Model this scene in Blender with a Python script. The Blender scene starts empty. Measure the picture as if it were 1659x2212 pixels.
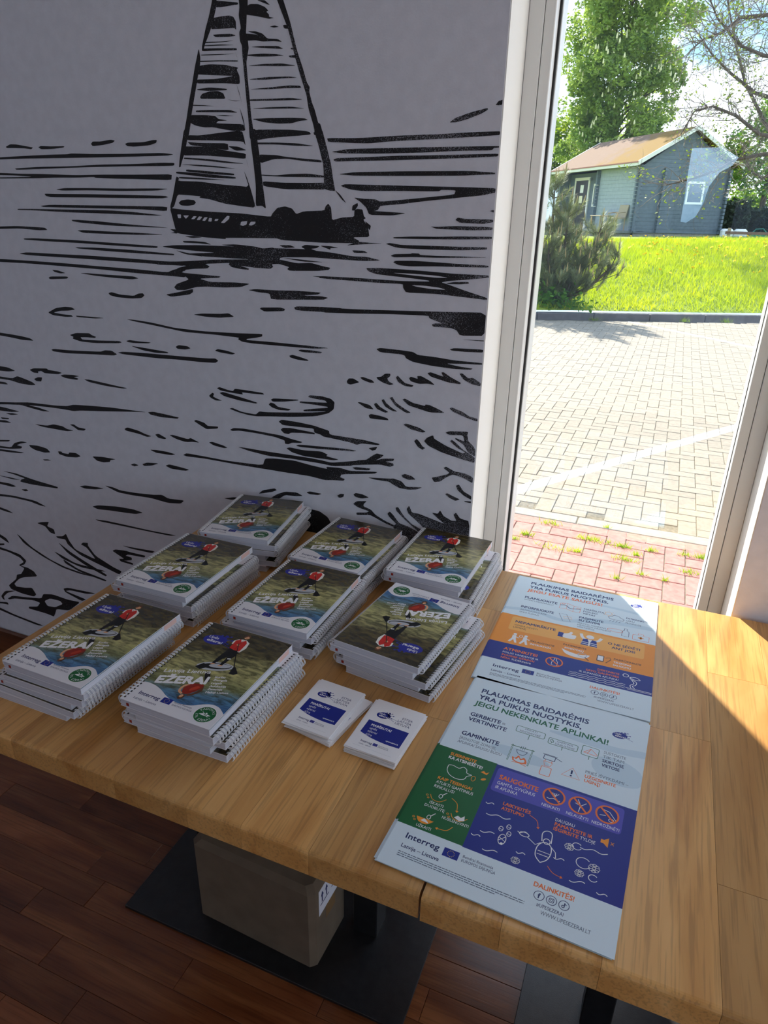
import bpy, bmesh, math, random
import numpy as np
from mathutils import Vector, Matrix
random.seed(7); RNG = np.random.default_rng(7)
SC = bpy.context.scene
COL = SC.collection
R = math.radians

# ------------------------------------------------------------------ camera
cam_d = bpy.data.cameras.new('camera'); cam = bpy.data.objects.new('camera', cam_d); COL.objects.link(cam)
cam_d.sensor_fit = 'HORIZONTAL'; cam_d.sensor_width = 36.0
cam_d.lens = 1471.6632 / 1659.0 * 36.0
cam_d.clip_start = 0.02; cam_d.clip_end = 500
rx = Vector((0.92512039, 0.37913766, 0.0201716)); ru = Vector((-0.16884143, 0.3632348, 0.91627193)); rf = Vector((-0.34006592, 0.85106704, -0.40005007))
cam.matrix_world = Matrix(((rx.x, ru.x, -rf.x, 0.0), (rx.y, ru.y, -rf.y, 0.0), (rx.z, ru.z, -rf.z, 1.52), (0, 0, 0, 1)))
SC.camera = cam

# ------------------------------------------------------------------ exposure
SC.view_settings.view_transform = 'Standard'
SC.view_settings.look = 'None'
SC.view_settings.gamma = 1.0
SC.view_settings.use_curve_mapping = False
SC.view_settings.exposure = 1.15
SC.cycles.max_bounces = 10; SC.cycles.diffuse_bounces = 6; SC.cycles.transparent_max_bounces = 16
SC.cycles.sample_clamp_indirect = 6.0
SC.cycles.caustics_reflective = False; SC.cycles.caustics_refractive = False
SC.cycles.use_denoising = True

# ------------------------------------------------------------------ sky
W = bpy.data.worlds.new('sky'); SC.world = W; W.use_nodes = True
nt = W.node_tree; nt.nodes.clear()
def N(tree, typ, **kw):
    n = tree.nodes.new(typ)
    for k, v in kw.items():
        setattr(n, k, v)
    return n
def ramp(tree, stops, interp='LINEAR'):
    n = N(tree, 'ShaderNodeValToRGB'); cr = n.color_ramp; cr.interpolation = interp
    while len(cr.elements) < len(stops): cr.elements.new(0.5)
    for e, (p, c) in zip(cr.elements, stops):
        e.position = p; e.color = (c[0], c[1], c[2], 1)
    return n
tc = N(nt, 'ShaderNodeTexCoord'); sep = N(nt, 'ShaderNodeSeparateXYZ')
nt.links.new(tc.outputs['Generated'], sep.inputs[0])
grad = ramp(nt, [(0.0, (0.30, 0.40, 0.48)), (0.15, (0.20, 0.33, 0.46)), (0.45, (0.14, 0.27, 0.46)), (1.0, (0.10, 0.22, 0.44))])
nt.links.new(sep.outputs['Z'], grad.inputs[0])
cn = N(nt, 'ShaderNodeTexNoise'); cn.inputs['Scale'].default_value = 3.2; cn.inputs['Detail'].default_value = 6; cn.inputs['Roughness'].default_value = 0.55
mp = N(nt, 'ShaderNodeMapping'); mp.inputs['Scale'].default_value = (1, 1, 2.2); mp.inputs['Location'].default_value = (0.2, 0.9, 0.5)
nt.links.new(tc.outputs['Generated'], mp.inputs[0]); nt.links.new(mp.outputs[0], cn.inputs['Vector'])
cr_ = ramp(nt, [(0.46, (0, 0, 0)), (0.63, (1, 1, 1))]); nt.links.new(cn.outputs['Fac'], cr_.inputs[0])
mx = N(nt, 'ShaderNodeMixRGB'); nt.links.new(cr_.outputs[0], mx.inputs[0]); nt.links.new(grad.outputs[0], mx.inputs[1]); mx.inputs[2].default_value = (0.94, 1.0, 1.08, 1)
bg = N(nt, 'ShaderNodeBackground'); bg.inputs['Strength'].default_value = 1.7
nt.links.new(mx.outputs[0], bg.inputs['Color'])
wo = N(nt, 'ShaderNodeOutputWorld'); nt.links.new(bg.outputs[0], wo.inputs['Surface'])

# ------------------------------------------------------------------ sun
sd = bpy.data.lights.new('sun', 'SUN'); sd.energy = 6.4; sd.angle = R(0.6); sd.color = (1.0, 0.93, 0.80)
sun = bpy.data.objects.new('sun', sd); COL.objects.link(sun)
SUN_EL = R(40)
to_sun = Vector((-0.537 * math.cos(SUN_EL), 0.8436 * math.cos(SUN_EL), math.sin(SUN_EL)))
sun.rotation_euler = to_sun.to_track_quat('Z', 'Y').to_euler()
# light portals in the room's real window openings (they add no light, they only help sampling)
def portal(name, loc, rot, sx, sy):
    l = bpy.data.lights.new(name, 'AREA'); l.shape = 'RECTANGLE'; l.size = sx; l.size_y = sy; l.cycles.is_portal = True
    o = bpy.data.objects.new(name, l); o.location = loc; o.rotation_euler = rot; COL.objects.link(o)
portal('portal_window', (-0.06, 1.72, 1.25), (R(-90), 0, 0), 0.55, 2.4)
portal('portal_window', (2.3, 1.72, 1.33), (R(-90), 0, 0), 2.6, 2.5)
portal('portal_window', (4.32, -1.2, 1.4), (0, R(90), 0), 2.5, 4.4)
portal('portal_window', (3.3, -4.32, 1.9), (R(90), 0, 0), 1.0, 1.5)

# ------------------------------------------------------------------ helpers
def lin(c):
    return tuple(((v / 255.0) / 12.92 if v / 255.0 <= 0.04045 else ((v / 255.0 + 0.055) / 1.055) ** 2.4) for v in c)
MATS = {}
def mat(name, rgb, rough=0.5, metal=0.0, spec=0.5, **kw):
    if name in MATS: return MATS[name]
    m = bpy.data.materials.new(name); m.use_nodes = True
    b = m.node_tree.nodes['Principled BSDF']
    b.inputs['Base Color'].default_value = (*lin(rgb), 1); b.inputs['Roughness'].default_value = rough; b.inputs['Metallic'].default_value = metal
    b.inputs['Specular IOR Level'].default_value = spec
    for k, v in kw.items(): b.inputs[k].default_value = v
    MATS[name] = m
    return m
def bsdf(m): return m.node_tree.nodes['Principled BSDF']
def noisy(name, c1, c2, scale=8, rough=0.6, bump=0.0, bscale=None, stretch=(1, 1, 1), coord='Object', rand=0.0, lo=0.35, hi=0.65, detail=5, spec=0.5, dist=0.0):
    """two-tone noise material, optional bump and a per-object shift"""
    if name in MATS: return MATS[name]
    m = mat(name, c1, rough, spec=spec); t = m.node_tree; b = bsdf(m); L = t.links
    co = N(t, 'ShaderNodeTexCoord'); ma = N(t, 'ShaderNodeMapping'); ma.inputs['Scale'].default_value = stretch
    if coord == 'Position':
        ge = N(t, 'ShaderNodeNewGeometry'); L.new(ge.outputs['Position'], ma.inputs[0])
    else: L.new(co.outputs[coord], ma.inputs[0])
    src = ma.outputs[0]
    if rand:
        oi = N(t, 'ShaderNodeObjectInfo'); ml = N(t, 'ShaderNodeMath', operation='MULTIPLY'); ml.inputs[1].default_value = 37.0
        L.new(oi.outputs['Random'], ml.inputs[0])
        ad = N(t, 'ShaderNodeVectorMath', operation='ADD'); L.new(src, ad.inputs[0]); L.new(ml.outputs[0], ad.inputs[1]); src = ad.outputs[0]
    n = N(t, 'ShaderNodeTexNoise'); n.inputs['Scale'].default_value = scale; n.inputs['Detail'].default_value = detail; n.inputs['Distortion'].default_value = dist
    L.new(src, n.inputs['Vector'])
    r = ramp(t, [(lo, lin(c1)), (hi, lin(c2))]); L.new(n.outputs['Fac'], r.inputs[0])
    out = r.outputs[0]
    if rand:
        hs = N(t, 'ShaderNodeHueSaturation'); mr = N(t, 'ShaderNodeMapRange'); mr.inputs['To Min'].default_value = 1 - rand; mr.inputs['To Max'].default_value = 1 + rand
        L.new(oi.outputs['Random'], mr.inputs['Value']); L.new(mr.outputs[0], hs.inputs['Value']); L.new(out, hs.inputs['Color']); out = hs.outputs[0]
    L.new(out, b.inputs['Base Color'])
    if bump:
        n2 = N(t, 'ShaderNodeTexNoise'); n2.inputs['Scale'].default_value = bscale or scale * 4; n2.inputs['Detail'].default_value = 3; L.new(src, n2.inputs['Vector'])
        bp = N(t, 'ShaderNodeBump'); bp.inputs['Strength'].default_value = bump; bp.inputs['Distance'].default_value = 0.002; L.new(n2.outputs['Fac'], bp.inputs['Height']); L.new(bp.outputs[0], b.inputs['Normal'])
    return m
def leafy(name, c1, c2, scale=2.0, trans=0.45):
    m = noisy(name, c1, c2, scale, 0.55, coord='Position', lo=0.3, hi=0.7)
    t = m.node_tree; b = bsdf(m); o = t.nodes['Material Output']
    tr = N(t, 'ShaderNodeBsdfTranslucent'); mxs = N(t, 'ShaderNodeMixShader'); mxs.inputs[0].default_value = trans
    src = b.inputs['Base Color'].links[0].from_socket
    t.links.new(src, tr.inputs['Color']); t.links.new(b.outputs[0], mxs.inputs[1]); t.links.new(tr.outputs[0], mxs.inputs[2]); t.links.new(mxs.outputs[0], o.inputs['Surface'])
    return m

class MB:
    def __init__(s): s.v = []; s.f = []; s.mi = []; s.mats = []
    def m(s, material):
        if material not in s.mats: s.mats.append(material)
        return s.mats.index(material)
    def add(s, vs, fs, material=None):
        o = len(s.v); s.v += [tuple(p) for p in vs]; k = s.m(material) if material else 0
        for f in fs: s.f.append(tuple(i + o for i in f)); s.mi.append(k)
    def box(s, x0, x1, y0, y1, z0, z1, material=None, M=None):
        vs = [(x0, y0, z0), (x1, y0, z0), (x1, y1, z0), (x0, y1, z0), (x0, y0, z1), (x1, y0, z1), (x1, y1, z1), (x0, y1, z1)]
        if M is not None: vs = [tuple(M @ Vector(p)) for p in vs]
        s.add(vs, [(0, 3, 2, 1), (4, 5, 6, 7), (0, 1, 5, 4), (1, 2, 6, 5), (2, 3, 7, 6), (3, 0, 4, 7)], material)
    def bevbox(s, x0, x1, y0, y1, z0, z1, b, material=None):
        """box with chamfered top edges and vertical edges"""
        def ring(d, z): return [(x0 + d + 0, y0 + d + b, z), (x0 + d + b, y0 + d, z), (x1 - d - b, y0 + d, z), (x1 - d, y0 + d + b, z), (x1 - d, y1 - d - b, z), (x1 - d - b, y1 - d, z), (x0 + d + b, y1 - d, z), (x0 + d, y1 - d - b, z)]
        vs = ring(0, z0) + ring(0, z1 - b) + ring(b, z1)
        fs = [tuple(range(7, -1, -1)), tuple(range(16, 24))]
        for k in (0, 8):
            for i in range(8): fs.append((k + i, k + (i + 1) % 8, k + 8 + (i + 1) % 8, k + 8 + i))
        s.add(vs, fs, material)
    def tube(s, pts, r, n=6, material=None, closed=False, cap=True):
        pts = [Vector(p) for p in pts]; m = len(pts); rr = r if hasattr(r, '__len__') else [r] * m
        base = len(s.v); k = s.m(material) if material else 0
        for i, p in enumerate(pts):
            a = pts[i - 1] if (i or closed) else p; c = pts[(i + 1) % m] if (i < m - 1 or closed) else p
            t = (c - a).normalized(); h = Vector((0, 0, 1)) if abs(t.z) < 0.9 else Vector((1, 0, 0))
            u = t.cross(h).normalized(); w = u.cross(t)
            for j in range(n):
                an = 2 * math.pi * j / n; s.v.append(tuple(p + (u * math.cos(an) + w * math.sin(an)) * rr[i]))
        for i in range(m if closed else m - 1):
            for j in range(n):
                a = base + i * n; c = base + ((i + 1) % m) * n
                s.f.append((a + j, a + (j + 1) % n, c + (j + 1) % n, c + j)); s.mi.append(k)
        if cap and not closed:
            s.f.append(tuple(base + j for j in range(n - 1, -1, -1))); s.mi.append(k)
            s.f.append(tuple(base + (m - 1) * n + j for j in range(n))); s.mi.append(k)
    def mesh(s, name, smooth=False):
        me = bpy.data.meshes.new(name); me.from_pydata(s.v, [], s.f)
        for x in s.mats: me.materials.append(x)
        if len(s.mats) > 1: me.polygons.foreach_set('material_index', s.mi)
        if smooth: me.polygons.foreach_set('use_smooth', [True] * len(me.polygons))
        me.update(); return me
    def obj(s, name, parent=None, material=None, smooth=False, **props):
        if material is not None and material not in s.mats: s.mats = [material]; s.mi = [0] * len(s.f)
        return link(name, s.mesh(name, smooth), parent, **props)
def link(name, me, parent=None, **props):
    o = bpy.data.objects.new(name, me); COL.objects.link(o)
    if parent is not None: o.parent = parent
    for k, v in props.items(): o[k] = v
    return o
def thing(name, label, cat, loc=(0, 0, 0), rz=0.0, group=None):
    o = bpy.data.objects.new(name, None); COL.objects.link(o); o.location = loc; o.rotation_euler = (0, 0, rz); o.empty_display_size = 0.05
    o['label'] = label; o['category'] = cat
    if group: o['group'] = group
    return o
def root(name): 
    o = bpy.data.objects.new(name, None); COL.objects.link(o); o['kind'] = 'structure'; return o
def dup(o, parent=None):
    c = o.copy(); COL.objects.link(c)
    if parent is not None: c.parent = parent
    for ch in list(o.children): dup(ch, c)
    return c
def box_obj(name, b, material, parent=None, **props):
    m = MB(); m.box(*b); return m.obj(name, parent, material, **props)
def np_mesh(name, verts, nper, material):
    """verts (k, nper, 3): k separate polygons with nper corners"""
    k = len(verts); me = bpy.data.meshes.new(name); me.vertices.add(k * nper); me.vertices.foreach_set('co', np.asarray(verts, dtype=np.float32).ravel())
    me.loops.add(k * nper); me.loops.foreach_set('vertex_index', np.arange(k * nper, dtype=np.int32))
    me.polygons.add(k); me.polygons.foreach_set('loop_start', np.arange(0, k * nper, nper, dtype=np.int32)); me.polygons.foreach_set('loop_total', np.full(k, nper, dtype=np.int32))
    me.materials.append(material); me.update(calc_edges=True); return me
# ------------------------------------------------------------------ common materials
def wood(name, c1, c2, c3, ax, gscale=1.0, rough=0.36, rnd=0.19, bump=0.15):
    """oiled wood: long grain along axis ax, tone differs per piece"""
    m = mat(name, c1, rough); t = m.node_tree; L = t.links; b = bsdf(m)
    ge = N(t, 'ShaderNodeNewGeometry'); oi = N(t, 'ShaderNodeObjectInfo')
    ml = N(t, 'ShaderNodeVectorMath', operation='SCALE'); ml.inputs[0].default_value = (13.0, 7.0, 5.0); L.new(oi.outputs['Random'], ml.inputs['Scale'])
    ad = N(t, 'ShaderNodeVectorMath', operation='ADD'); L.new(ge.outputs['Position'], ad.inputs[0]); L.new(ml.outputs[0], ad.inputs[1])
    def stretched(s_along, s_across):
        mp = N(t, 'ShaderNodeMapping'); sc = [s_across] * 3; sc[ax] = s_along; mp.inputs['Scale'].default_value = sc; L.new(ad.outputs[0], mp.inputs[0]); return mp.outputs[0]
    n1 = N(t, 'ShaderNodeTexNoise'); n1.inputs['Scale'].default_value = 1.0; n1.inputs['Detail'].default_value = 4; n1.inputs['Distortion'].default_value = 1.2; L.new(stretched(1.8 * gscale, 13 * gscale), n1.inputs['Vector'])
    n2 = N(t, 'ShaderNodeTexNoise'); n2.inputs['Scale'].default_value = 1.0; n2.inputs['Detail'].default_value = 3; L.new(stretched(9 * gscale, 260 * gscale), n2.inputs['Vector'])
    r1 = ramp(t, [(0.30, lin(c2)), (0.52, lin(c1)), (0.75, lin(c3))]); L.new(n1.outputs['Fac'], r1.inputs[0])
    r2 = ramp(t, [(0.36, (0.74, 0.74, 0.74)), (0.50, (1, 1, 1))]); L.new(n2.outputs['Fac'], r2.inputs[0])
    mu = N(t, 'ShaderNodeMixRGB', blend_type='MULTIPLY'); mu.inputs[0].default_value = 0.85; L.new(r1.outputs[0], mu.inputs[1]); L.new(r2.outputs[0], mu.inputs[2])
    hs = N(t, 'ShaderNodeHueSaturation'); mr = N(t, 'ShaderNodeMapRange'); mr.inputs['To Min'].default_value = 1 - rnd; mr.inputs['To Max'].default_value = 1 + rnd
    L.new(oi.outputs['Random'], mr.inputs['Value']); L.new(mr.outputs[0], hs.inputs['Value']); L.new(mu.outputs[0], hs.inputs['Color']); L.new(hs.outputs[0], b.inputs['Base Color'])
    bp = N(t, 'ShaderNodeBump'); bp.inputs['Strength'].default_value = bump; bp.inputs['Distance'].default_value = 0.0006; L.new(n2.outputs['Fac'], bp.inputs['Height']); L.new(bp.outputs[0], b.inputs['Normal'])
    return m
OAK = wood('oiled_oak', (208, 158, 94), (186, 132, 70), (220, 174, 112), 1)
FLOORW = wood('red_hardwood', (120, 68, 38), (92, 48, 27), (146, 92, 54), 0, 1.0, 0.24, 0.24)
PAINT = noisy('wall_paint', (222, 226, 236), (228, 232, 242), 40, 0.75, bump=0.12, bscale=260, coord='Position')
WHITEP = mat('white_plaster', (240, 240, 236), 0.7)
PVC = mat('white_pvc', (230, 231, 229), 0.35)
RUBBER = mat('black_rubber', (28, 28, 30), 0.5)
BLACKM = noisy('black_steel', (24, 24, 26), (34, 34, 36), 60, 0.34, bump=0.1, bscale=500, coord='Position')
CONC = noisy('concrete', (150, 146, 140), (122, 119, 114), 14, 0.85, bump=0.3, coord='Position')

# ------------------------------------------------------------------ room shell
YW = 1.455
GZ = -0.10
wall_back = root('wall_back')
def shell(name, boxes, material, parent=None):
    m = MB()
    for b in boxes: m.box(*b)
    o = m.obj(name, parent, material)
    if parent is None: o['kind'] = 'structure'
    return o
shell('plaster_panel', [(-3.3, -0.3593, YW, 1.62, 0, 3.05)], PAINT, wall_back)
shell('wall_back_core', [(-3.3, -0.3593, 1.62, 1.70, -0.1, 3.05), (-3.3, -0.362, 1.70, 2.0, -0.2, 3.4)], WHITEP)
wr = shell('wall_right', [(0.2332, 0.95, YW, 1.70, 0, 3.05), (3.65, 4.3, YW, 1.70, 0, 3.05), (0.95, 3.65, YW, 1.70, 0, 0.04), (0.95, 3.65, YW, 1.70, 2.6, 3.05), (-0.3593, 0.2332, YW, 1.70, 2.55, 3.05), (0.2332, 0.95, 1.70, 2.0, -0.2, 3.4), (-0.362, 0.2332, 1.70, 2.0, 2.55, 3.4), (0.95, 4.3, 1.70, 2.0, 2.6, 3.4), (3.65, 4.3, 1.70, 2.0, -0.2, 3.4), (0.95, 3.65, 1.70, 2.0, -0.2, 0.04)], PAINT)
shell('wall_left', [(-3.5, -3.3, -4.4, 2.0, -0.1, 3.05)], PAINT)
shell('wall_side', [(4.3, 4.5, -4.4, 2.0, -0.1, 1.0), (4.3, 4.5, -4.4, 2.0, 2.7, 3.05), (4.3, 4.5, -4.4, -3.5, 0.9, 2.7), (4.3, 4.5, 1.1, 2.0, 0.9, 2.7)], PAINT)
# wall behind the viewer: one large opening, and a small one behind an added mask that shapes its reflection in the glass
hole = [(-0.073, 2.125), (0.174, 2.130), (0.326, 2.048), (0.287, 1.982), (0.195, 1.930), (0.129, 1.817), (0.106, 1.671), (0.064, 1.561), (-0.010, 1.507), (-0.060, 1.514), (-0.063, 1.708), (-0.070, 1.938)]
shell('wall_front', [(-3.3, -0.12, -4.4, -4.2, -0.1, 3.05), (0.36, 2.8, -4.4, -4.2, -0.1, 3.05), (-0.12, 0.36, -4.4, -4.2, -0.1, 1.45), (-0.12, 0.36, -4.4, -4.2, 2.18, 3.05), (2.8, 3.8, -4.4, -4.2, -0.1, 1.2), (2.8, 3.8, -4.4, -4.2, 2.65, 3.05), (3.8, 4.3, -4.4, -4.2, -0.1, 3.05)], PAINT)
def reflection_mask():
    bm = bmesh.new(); outer = [(-0.14, 2.2), (0.38, 2.2), (0.38, 1.43), (-0.14, 1.43)]
    ev = []
    for ring in (outer, hole):
        vs = [bm.verts.new((x, -4.19, z)) for x, z in ring]
        ev += [bm.edges.new((vs[i], vs[(i + 1) % len(vs)])) for i in range(len(vs))]
    bmesh.ops.triangle_fill(bm, use_beauty=True, edges=ev)
    me = bpy.data.meshes.new('reflection_mask'); bm.to_mesh(me); bm.free(); me.materials.append(mat('grey_mask', (120, 116, 112), 0.9)); return me
co = link('reflection_mask', reflection_mask()); co['label'] = 'grey mask added to shape the reflection of a small rear window'; co['category'] = 'reflection_mask'
cs = co.modifiers.new('solid', 'SOLIDIFY'); cs.thickness = 0.004
shell('ceiling', [(-3.5, 4.5, -4.4, 2.0, 3.05, 3.2)], WHITEP)
# baseboard under the mural
baseboard = root('baseboard_back'); x = -3.3
for w in (1.15, 1.05, 0.75):
    mb = MB(); mb.bevbox(x + 0.0005, x + w - 0.0005, YW - 0.016, YW, 0.0, 0.092, 0.004); mb.obj('baseboard_piece', baseboard, wood('brown_baseboard', (110, 66, 38), (84, 48, 28), (128, 80, 48), 0, 1.0, 0.35)); x += w

# floor: base slab and the strips in view as pieces
floor = root('floor')
box_obj('subfloor', (-3.3, 4.3, -4.2, 1.62, -0.12, -0.016), mat('subfloor_dark', (40, 26, 18), 0.9), floor)
def strip_rows(y0, y1, wd, x0, x1, seed):
    rnd = random.Random(seed); y = y0; out = []
    while y < y1 - 1e-6:
        x = x0 - rnd.uniform(0, 0.4)
        while x < x1:
            L = rnd.choice((0.28, 0.36, 0.44, 0.52, 0.62)); out.append((max(x, x0), min(x + L, x1), y, y + wd)); x += L
        y += wd
    return out
sl = [s for s in strip_rows(-0.10, YW - 0.001, 0.0722, -1.95, 0.75, 3) if s[1] - s[0] > 0.03]
sl_near = [s for s in sl if s[3] > 0.2 and s[1] > -1.75]
for (a, b, c, d) in sl_near[:298]:
    m = MB(); dz = random.uniform(-0.0002, 0.0002); m.bevbox(a + 0.0004, b - 0.0004, c + 0.0004, d - 0.0004, -0.016, dz, 0.0006); m.obj('floor_strip', floor, FLOORW)
rest = MB()
for (a, b, c, d) in [s for s in sl if s not in sl_near] + sl_near[298:]: rest.box(a + .0004, b - .0004, c + .0004, d - .0004, -0.016, 0)
for (a, b, c, d) in strip_rows(-4.2, -0.10, 0.0722 * 1.5, -3.3, 4.3, 5) + strip_rows(-0.10, YW, 0.0722, -3.3, -1.95, 6) + strip_rows(-0.10, YW, 0.0722, 0.75, 4.3, 8): rest.box(a + .0004, b - .0004, c + .0004, d - .0004, -0.016, 0)
o = rest.obj('outlying_floor_strips', floor, FLOORW); o['kind'] = 'stuff'

# ------------------------------------------------------------------ window 1 (floor-length, in the reveal)
window = root('window_1')
# reveals are the plaster sides of the opening
shell('reveal_lining', [(-0.3593, -0.357, YW + 0.001, 1.60, 0.0, 2.55), (0.2310, 0.2332, YW + 0.001, 1.60, 0.0, 2.55)], WHITEP, window)
def frame_ring(name, x0, x1, z0, z1, wx0, wx1, wz0, wz1, y0, y1, material, parent):
    m = MB()
    m.bevbox(x0, wx0, y0, y1, z0, z1, 0.0015); m.bevbox(wx1, x1, y0, y1, z0, z1, 0.0015)
    m.bevbox(wx0, wx1, y0, y1, z0, wz0, 0.0015); m.bevbox(wx0, wx1, y0, y1, wz1, z1, 0.0015)
    return m.obj(name, parent, material)
frame_ring('frame', -0.357, 0.231, 0.0, 2.55, -0.3262, 0.2015, 0.05, 2.50, 1.600, 1.70, PVC, window)
frame_ring('sash', -0.3250, 0.2003, 0.0505, 2.4985, -0.3040, 0.1805, 0.09, 2.46, 1.6015, 1.636, PVC, window)
frame_ring('gasket', -0.3130, 0.1875, 0.085, 2.465, -0.2990, 0.1795, 0.098, 2.452, 1.6361, 1.6395, RUBBER, window)
frame_ring('outer_sash', -0.3262, 0.2015, 0.05, 2.50, -0.2985, 0.1800, 0.10, 2.45, 1.6465, 1.70, PVC, window)
def glass_mat(f):
    m = bpy.data.materials.new('window_glass'); m.use_nodes = True; t = m.node_tree; t.nodes.clear()
    tr = N(t, 'ShaderNodeBsdfTransparent'); tr.inputs['Color'].default_value = (0.985, 0.99, 0.985, 1)
    gl = N(t, 'ShaderNodeBsdfGlossy'); gl.inputs['Roughness'].default_value = 0.0; gl.inputs['Color'].default_value = (0.62, 0.82, 1.0, 1)
    mx = N(t, 'ShaderNodeMixShader'); mx.inputs[0].default_value = f
    t.links.new(tr.outputs[0], mx.inputs[1]); t.links.new(gl.outputs[0], mx.inputs[2])
    ou = N(t, 'ShaderNodeOutputMaterial'); t.links.new(mx.outputs[0], ou.inputs['Surface']); return m
GLASS = glass_mat(0.10)
box_obj('glass_pane', (-0.3125, 0.187, 1.640, 1.646, 0.086, 2.464), GLASS, window)
box_obj('threshold', (-0.36, 0.2332, 1.70, 2.02, -0.2, 0.0), CONC, window)
window2 = root('window_2')
frame_ring('frame', 0.95, 3.65, 0.04, 2.6, 1.02, 3.58, 0.12, 2.53, 1.60, 1.69, PVC, window2)
box_obj('glass_pane', (1.02, 3.58, 1.640, 1.646, 0.12, 2.53), GLASS, window2)
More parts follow.
